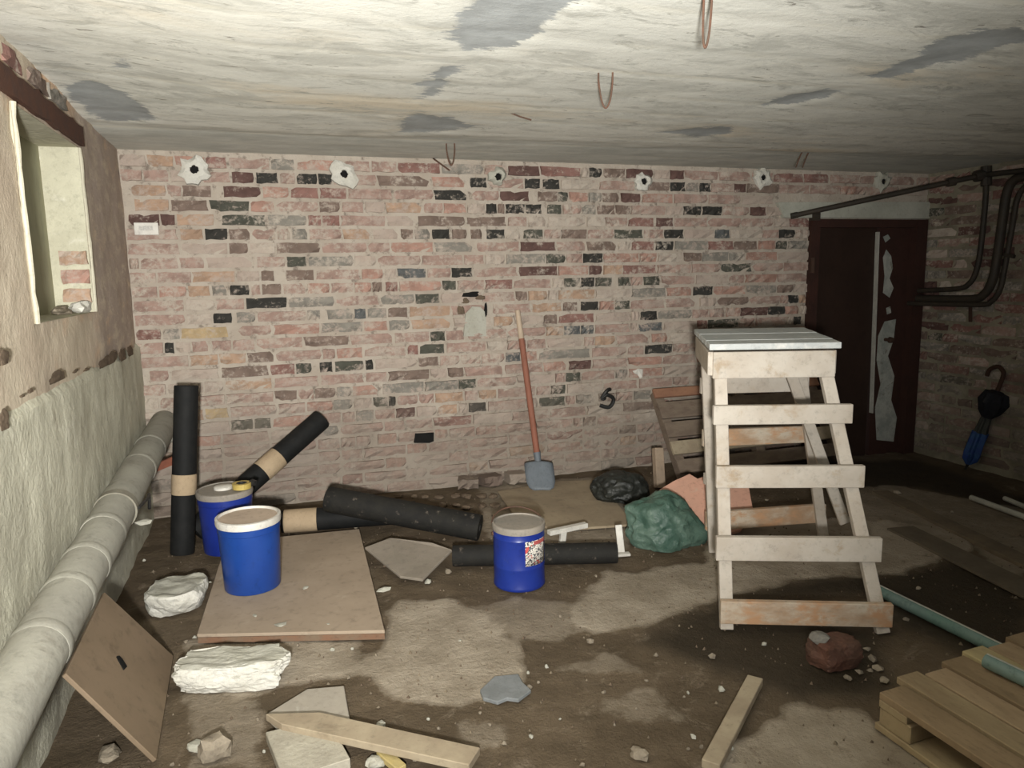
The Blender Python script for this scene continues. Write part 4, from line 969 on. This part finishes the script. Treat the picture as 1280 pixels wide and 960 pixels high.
for k in range(NB):
    a, b = k / NB + .004, (k + 1) / NB - .004
    q0, q1, q2, q3 = p0.lerp(p3, a), p1.lerp(p2, a), p1.lerp(p2, b), p0.lerp(p3, b)
    up = Vector((0, 0, .022 + .001 * (k % 2)))
    obj('platform_board', MB().slab([v + up for v in (q0, q1, q2, q3)], .022), pm, t, bevel=.002)

# ------------------------------------------------------------------ wooden pallet leaning behind the trestle
b0 = GF(822, 611); xa = b0.x; bot_y, top_y, ztp = b0.y + .10, D - .07, .455
def lp(x, s_, out=0.0):       # point on the leaning pallet, s_ from the floor to the top
    n_ = Vector((0, -ztp, -(bot_y - top_y))).normalized(); n_ = Vector((0, -abs(ztp), (top_y - bot_y))).normalized()
    return Vector((x, bot_y + (top_y - bot_y) * s_, .004 + ztp * s_)) + n_ * out
XA, XB = W(812, 505, top_y).x, W(1010, 505, top_y).x
t = thing('leaning_pallet', 'dark weathered wooden pallet leaning against the wall behind the trestle', 'pallet', ((XA + XB) / 2, bot_y, 0))
for x in (XA + .03, (XA + XB) / 2, XB - .03):
    obj('bearer', MB().beam(lp(x, 0, .03), lp(x, 1.0, .03), .06, .055, (1, 0, 0)), GREY_WOOD, t, bevel=.003)
for s_, w_, mt in ((.10, .085, GREY_WOOD), (.31, .085, PLANK_WOOD), (.52, .10, GREY_WOOD), (.75, .11, GREY_WOOD), (.96, .06, RED_WOOD)):
    obj('slat', MB().beam(lp(XA - .01, s_, .07), lp(XB + .01, s_, .07), w_, .02, lp(0, 1) - lp(0, 0)), mt, t, bevel=.002)
p = GF(826, 612)
tag(obj('post_stub', MB().beam(p + Vector((.01, .03, 0)), W(822, 560, p.y + .10), .055, .045, (1, 0, 0)), surf('tan_post', (0.38, 0.29, 0.21), (0.31, 0.24, 0.175), 8, .9), bevel=.003), 'short tan wooden post standing against the leaning pallet', 'post')

# ------------------------------------------------------------------ sacks, salmon board, white plastic bits
def sack(name, label, c, sx, sy, sz, seed, mat, ear=None, rz=0.0):
    bm = bmesh.new(); bmesh.ops.create_icosphere(bm, subdivisions=5, radius=1.0); m = MB(); M = Matrix.Rotation(rz, 3, 'Z'); vs_ = []
    for v in bm.verts:
        q = v.co.copy()
        k = .16 * mnoise.noise(q * 1.8 + Vector((seed, 0, 0))) + -.16 * abs(mnoise.noise(q * 3.6 + Vector((0, seed, 0)))) - .05 * abs(mnoise.noise(Vector((q.x * 9, q.y * 9, q.z * 3)) + Vector((0, seed, 4))))
        q *= 1 + k
        if ear:                                       # the tied or folded corners pull out
            for e, amt in ear:
                d = max(0, v.co.dot(Vector(e).normalized())); q += Vector(e).normalized() * amt * d ** 9
        low = sstep(.2, -.8, v.co.z); q.x *= 1 + .16 * low; q.y *= 1 + .16 * low
        q.z = max(q.z, -.55)
        vs_.append(Vector(c) + M @ Vector((q.x * sx, q.y * sy, (q.z + .55) / 1.55 * sz)))
    m.add(vs_, [tuple(v.index for v in f.verts) for f in bm.faces]); bm.free()
    return tag(obj(name, m, mat, smooth=True), label, 'sack')
p = GF(840, 690) + Vector((.02, .14, 0))
sack('rubble_sack', 'crumpled green plastic rubble sack beside the trestle', (p.x, p.y, -.005), .165, .13, .225, 3, SACK_G, [((-.8, -.1, .55), .28), ((1.0, -.2, -.15), .34), ((.1, .2, 1), .10)], -YAW)
p = GF(786, 634) + Vector((.02, .12, 0))
sack('rubbish_sack', 'small black rubbish sack slumped behind the green sack', (p.x, p.y, .0145), .15, .11, .155, 9, SACK_K, [((-1, 0, .3), .2)], -YAW)
def dep_y(y): return 3.62 + (592 - y) / 80 * -.36 * -1 if False else 3.70 - (y - 592) / 80 * .31
pts = [(824, 612), (842, 601), (862, 592), (872, 598), (884, 594), (935, 602), (942, 640), (926, 662), (882, 674), (864, 656), (846, 634), (852, 628)]
P = [PD(x, y, dep_y(y)) for x, y in pts][::-1]
o = MB().slab(P, .022)
tag(obj('foam_board', o, SALMON, bevel=.002), 'broken salmon pink board leaning behind the green sack', 'board')
t = thing('plastic_bracket', 'white plastic T-shaped bracket lying behind a felt roll', 'bracket', GF(702, 684))
a, b = G(686, 666, .085), G(733, 656, .085)
obj('bar', MB().beam(a, b, .03, .022), WHITE_PL, t, bevel=.002)
q = a.lerp(b, .36)
obj('stem', MB().beam(q - Vector((0, .012, 0)), GF(702, 684, .001), .028, .02, (1, 0, 0)), WHITE_PL, t, bevel=.002)
q = GF(777, 693)
t = thing('plastic_strip', 'upright white plastic strip at the end of a felt roll', 'strip', q)
q1 = PD(773, 656, proj(q)[2] + .02)
obj('strip', MB().beam(q, q1, .030, .012, (1, -.3, 0)), WHITE_PL, t, bevel=.002)
obj('foot', MB().beam(q + Vector((-.03, -.01, .006)), q + Vector((.03, -.02, .006)), .03, .012), WHITE_PL, t, bevel=.002)

# ------------------------------------------------------------------ umbrella on the right wall
u0 = SX(1211, 590, XR - .10); zfl = fz(u0.x, u0.y); u0 = Vector((XR - .16, u0.y, zfl))
u0 = GF(1213, 586); u0.x = min(u0.x, XR - .10)
u1 = SX(1247, 488, XR - .05)
t = thing('umbrella', 'folded black and blue umbrella with a hooked handle leaning on the wall', 'umbrella', u0)
ax = (u1 - u0).normalized(); L = (u1 - u0).length
def seg(name, prof, mat): obj(name, MB().lathe(prof, u0, ax, 32, ripple=lambda a, z: .22 * math.cos(6 * a + 9 * z) + .08 * math.cos(3 * a)), mat, t, smooth=True)
obj('shaft', MB().tube([u0, u1 + ax * .06], .008, 8), BLACKP, t)
obj('tip', MB().lathe([(.004, 0), (.008, .02), (.012, .06)], u0, ax, 10), BLACKP, t)
seg('canopy', [(.012, .04), (.04, .08), (.045, L * .22), (.042, L * .48)], BLUE_CLOTH)
seg('canopy_fold', [(.040, L * .45), (.030, L * .55), (.026, L * .68)], GREY_CLOTH)
seg('canopy_edge', [(.024, L * .66), (.055, L * .74), (.075, L * .86), (.058, L * .97), (.012, L * .99)], BLACK_CLOTH)
lx = Vector((0, 1, 0)); hh = u1
obj('handle', MB().tube(smooth_path([u1, u1 + ax * .09, u1 + ax * .13 + lx * .015, u1 + ax * .155 + lx * .06, u1 + ax * .13 + lx * .105, u1 + ax * .085 + lx * .11], 5), .0135, 9), RUST_DARK, t, smooth=True)

# ------------------------------------------------------------------ tubes and rods on the right
a, b = GF(1098, 738, .022), GF(1292, 833, .022)
t = thing('plastic_tube', 'long shiny grey-green tube lying on the wet earth beside the trestle', 'tube', a - Vector((0, 0, .022)))
obj('tube', MB().tube([a, a.lerp(b, .5), b], .0225, 16), TUBE_GREEN, t, smooth=True)
obj('pale_line', MB().beam(a + Vector((0, 0, .0225)), b + Vector((0, 0, .0225)), .006, .003), ROD_WHITE, t)  # white line along the top paints the tube's highlight
floor_rod = lambda a_, b_2, r, lab: tag(obj('pale_rod', MB().tube([GF(*a_, r), GF(*b_2, r)], r, 10), ROD_WHITE, smooth=True), lab, 'rod')
floor_rod((1214, 622), (1330, 664), .016, 'longer pale rod lying on the floor near the umbrella')
floor_rod((1256, 623), (1330, 654), .014, 'shorter pale rod lying near the wall behind a longer rod')

# ------------------------------------------------------------------ pallet in the foreground
ZP = .112
A = G(1101, 866, ZP); px0, py0 = A.x, A.y + .005
t = thing('wooden_pallet', 'pale wooden pallet lying flat with a metal tube on it', 'pallet', (px0 + .4, py0 - .5, 0))
skew = .02
def pl(x, y, z): return Vector((px0 + x + skew * -y, py0 + y + .06 * x, z))
LEN = 1.0
ends = [0, .035, .02, .045, .06, .05, .07]; wd = [.088, .078, .082, .09, .085, .09, .085]; x = 0.0
for k in range(7):
    x1 = x + wd[k]
    q = [pl(x, ends[k], ZP), pl(x, ends[k] - LEN, ZP), pl(x1, ends[k] - LEN, ZP), pl(x1, ends[k], ZP)]
    mt = surf('pallet_pale', (0.47, 0.39, 0.21), (0.38, 0.31, 0.17), 5, .85, .25, (3, 1, 1), .3, 45, .003) if k in (4,) else (PALLET_WOOD, surf('pallet_brown', (0.31, 0.225, 0.135), (0.235, 0.17, 0.10), 5, .88, .2, (3, 1, 1), .35, 45, .003, (0.19, 0.135, 0.08), .36, 6), surf('pallet_tan', (0.39, 0.29, 0.18), (0.30, 0.215, 0.13), 5, .88, .2, (3, 1, 1), .35, 45, .003, (0.24, 0.18, 0.11), .36, 6))[(k * 2 + 1) % 3]
    dz = Vector((0, 0, (.0, .002, -.001, .001, .004, 0, .002)[k]))
    obj('deck_board', MB().slab([v + dz for v in q], .02), mt, t, bevel=.002)
    x = x1 + .012
wide = x - .012
for yb in (-.045, -.5, -.95):
    obj('stringer', MB().hexa([pl(0, yb - .045, ZP - .042), pl(wide, yb - .045, ZP - .042), pl(wide, yb + .045, ZP - .042), pl(0, yb + .045, ZP - .042),
                               pl(0, yb - .045, ZP - .021), pl(wide, yb - .045, ZP - .021), pl(wide, yb + .045, ZP - .021), pl(0, yb + .045, ZP - .021)]), PALLET_WOOD, t, bevel=.002)
    for xb in (0, wide / 2 - .05, wide - .10):
        obj('block', MB().hexa([pl(xb + a_, yb + b_2, z_) for z_ in (.019, ZP - .0425) for a_, b_2 in ((.004, -.055), (.10, -.055), (.10, .045), (.004, .045))]), PALLET_WOOD, t, bevel=.003)
for xb in (0, wide / 2 - .05, wide - .10):
    obj('bottom_board', MB().hexa([pl(xb + a_, b_2, z_) for z_ in (0, .0185) for a_, b_2 in ((0, -LEN), (.10, -LEN), (.10, .01), (0, .01))]), PALLET_WOOD, t, bevel=.002)
a, b = G(1233, 826, ZP + .024), G(1330, 872, ZP + .024)
t = thing('metal_tube', 'short shiny grey-green tube resting on the wooden pallet', 'tube', (a.x, a.y, ZP))
dirv = (b - a).normalized()
obj('tube', MB().tube([a, b], .021, 16), TUBE_GREEN, t, smooth=True)
obj('pale_line', MB().beam(a + Vector((0, 0, .0205)), b + Vector((0, 0, .0205)), .006, .003), ROD_WHITE, t)  # highlight of the short tube, put in as a white line

# ------------------------------------------------------------------ rubble
p = GF(1056, 838) + Vector((0, .055, 0))
t = thing('broken_brick', 'wet red broken brick lying in front of the trestle foot', 'brick', p)
obj('lump', MB().chunk(p + Vector((0, 0, -.006)), (.066, .055, .085), 6, 4, .10, freq=1.2, box=.75, fine=.04), STONE_R, t)
obj('mortar_cap', MB().chunk(p + Vector((-.04, .015, .066)), (.03, .03, .035), 8, 2, .2), surf('damp_mortar', (0.23, 0.22, 0.19), (0.17, 0.16, 0.14), 20), t)
for k, (x, y, s_) in enumerate([(1084, 812, 11), (1090, 824, 13), (1097, 836, 14), (1088, 838, 9), (1104, 850, 14), (1060, 848, 12), (1074, 840, 10)]):
    p = GF(x, y); w_ = s_ * proj(p)[2] / F
    tag(obj('tile_shard', MB().chunk(p - Vector((0, 0, .003)), (w_ * .55, w_ * .42, w_ * .4), 30 + k, 1, .3, rz=k), STONE), 'pale tile shard among those between the red brick and the pallet', 'shard', 'tile shards by the wet red brick')
def stone(x, y, w_, h_, mat, name, label, cat, group, k):
    p = GF(x, y); s_ = proj(p)[2] / F
    o = obj(name, MB().chunk(p - Vector((0, 0, .004)), (w_ * s_ * .5, w_ * s_ * .42, max(.012, h_ * s_ * .85)), k, 2 if w_ > 16 else 1, .24, rz=k * 1.3, box=.3), mat)
    tag(o, label, cat, group)
stone(268, 946, 40, 34, STONE, 'stone', 'broad flat-topped brown stone lying below the plaster block', 'stone', None, 51)
stone(137, 946, 30, 16, STONE, 'stone', 'pale stone at the lower corner of the leaning hardboard', 'stone', None, 52)
stone(247, 935, 24, 12, PLASTER_G, 'stone', 'small grey stone beside the broad flat-topped stone', 'stone', None, 53)
stone(292, 826, 32, 18, BOARD, 'stone', 'brown clod behind the long plaster block', 'stone', None, 54)
stone(800, 944, 22, 12, STONE, 'stone', 'pale stone on the open brown earth away from the plank', 'stone', None, 55)
stone(468, 955, 26, 12, PLASTER_G, 'stone', 'pale rounded stone beside the long dusty plank', 'stone', None, 56)
stone(476, 908, 16, 10, PLASTER_G, 'stone', 'small pale stone touching the long dusty plank', 'stone', None, 57)
px_slab('foam_strip', [(470, 938), (480, 948), (497, 962), (508, 955), (494, 942), (478, 934)], .02, .018, YELLOW_CHIP, 'yellow foam strip lying beside the long dusty plank', 'foam')
NEAR = [((655, 690), 'near the blue paint tin'), ((300, 790), 'close to the buckets'), ((290, 900), 'below the long plaster block'), ((500, 930), 'near the long dusty plank'), ((900, 900), 'beside the lone batten'),
        ((1000, 720), 'under the trestle'), ((1160, 770), 'beside the grey-green tube'), ((560, 640), 'among the felt rolls'), ((560, 810), 'on the pale screed patch'), ((770, 860), 'on the open brown earth'), ((200, 660), 'by the upright felt roll'), ((1150, 630), 'by the half buried plank')]
CH = [(262, 728, 6), (382, 735, 9), (318, 770, 8), (350, 782, 14), (372, 806, 7), (445, 660, 8), (415, 812, 9), (436, 846, 7), (232, 802, 8), (243, 796, 7), (215, 955, 8), (322, 898, 6), (330, 938, 6), (519, 948, 9),
      (548, 910, 7), (535, 898, 6), (585, 690, 8), (560, 715, 14), (535, 728, 14), (480, 738, 16), (700, 770, 8), (683, 832, 8), (662, 858, 9), (673, 852, 6), (664, 920, 8), (630, 928, 8), (728, 955, 10), (866, 920, 10),
      (860, 935, 6), (876, 933, 9), (915, 935, 9), (915, 950, 10), (890, 820, 12), (902, 862, 14), (820, 818, 8), (738, 802, 12), (660, 840, 6), (755, 865, 8), (808, 850, 7), (860, 865, 6), (855, 870, 5), (958, 625, 6), (955, 690, 8), (1132, 774, 10), (1148, 735, 8), (955, 805, 9), (1122, 616, 12), (1190, 640, 6), (745, 690, 6), (745, 720, 6), (680, 700, 6), (660, 640, 6), (560, 650, 8), (410, 780, 5), (440, 810, 6), (470, 818, 5),
      (500, 825, 6), (575, 800, 5), (540, 845, 7), (275, 640, 5), (192, 628, 5), (170, 650, 6), (263, 690, 6), (180, 700, 5), (795, 885, 5), (768, 905, 5), (700, 898, 5), (600, 890, 6), (612, 905, 7)]
for k, (x, y, s_) in enumerate(CH):
    if 246 < x < 481 and 661 < y < 797: 
        p = G(x, y, SHEET_T); w_ = s_ * proj(p)[2] / F
        tag(obj('plaster_chip', MB().chunk(p - Vector((0, 0, .001)), (w_ * .55, w_ * .4, w_ * .25), k, 1, .3, rz=k), PLASTER_G), 'pale plaster chip lying on the large brown panel', 'chip', 'plaster chips on the panel'); continue
    p = GF(x, y); w_ = s_ * proj(p)[2] / F
    tag(obj('plaster_chip', MB().chunk(p - Vector((0, 0, .006)), (w_ * .42, w_ * .34, w_ * .36 + .004), k, 1, .3, rz=k), (PLASTER_G, STONE, STONE)[k % 3]), 'pale plaster chip lying ' + min(NEAR, key=lambda q_: (q_[0][0] - x) ** 2 + (2 * (q_[0][1] - y)) ** 2)[1], 'chip', 'plaster chips on the earth floor')
# lumps of earth along the foot of the wall and a few bricks fallen there
rc = random.Random(3)
for k in range(16):
    x, y = 500 + 17 * (k % 8) + rc.uniform(-3, 3), (620, 633)[k // 8] + rc.uniform(-2, 2)
    p = GF(x, y)
    if p.y > D - .08: p.y = D - .08
    s_ = rc.uniform(.022, .036)
    tag(obj('earth_clod', MB().chunk(p - Vector((0, 0, .008)), (s_, s_ * .8, s_ * .8), k + 70, 2, .25, rz=k), STONE_D), 'dark earth clod lying at the foot of the brick wall', 'clod', 'earth clods along the wall')
for k, (x, y, c_) in enumerate([(645, 594, 'w'), (585, 606, 'n'), (612, 602, 'R')]):
    p = W(x, y, D - .07); 
    o = MB(); me = BRICKS[k + 2]; Mx = Matrix.Translation((p.x, D - .085, .03)) @ Matrix.Rotation((.1, -.3, .2)[k], 4, 'Z') @ Matrix.Diagonal((.12, .11, .062, 1))
    o.add([Mx @ v.co for v in me.vertices], [tuple(q_.vertices) for q_ in me.polygons])
    tag(obj('fallen_brick', o, brick_mat(c_)), ('pale half brick lying against the wall beside the shovel blade', 'brown half brick lying against the wall among earth clods', 'dark half brick lying against the wall between two other half bricks')[k], 'brick')
# crumbs too small to tell apart
m = MB()
for k in range(1500):
    x, y = rc.uniform(XL + .1, 3.4), rc.uniform(1.0, D - .08)
    s_ = rc.uniform(.003, .008) * rc.choice((1, .8, .6, .6)); z = fz(x, y) - .004
    v = [Vector((x + s_ * math.cos(a_) * rc.uniform(.6, 1.2), y + s_ * math.sin(a_) * rc.uniform(.6, 1.2), z)) for a_ in (0, 1.6, 3.1, 4.7)]
    m.add(v + [Vector((x + rc.uniform(-.3, .3) * s_, y, z + .004 + s_ * rc.uniform(.5, 1)))], [(0, 1, 4), (1, 2, 4), (2, 3, 4), (3, 0, 4), (3, 2, 1, 0)], k % 3)
o = obj('grit', m, [surf('grit_tan', (0.22, 0.18, 0.125), (0.17, 0.135, 0.095), 30, .95), STONE_D, STONE_D, STONE][:3], floor, Vector((0, 0, 0)), kind='stuff')
o['label'] = 'fine plaster crumbs and grit on the earth'
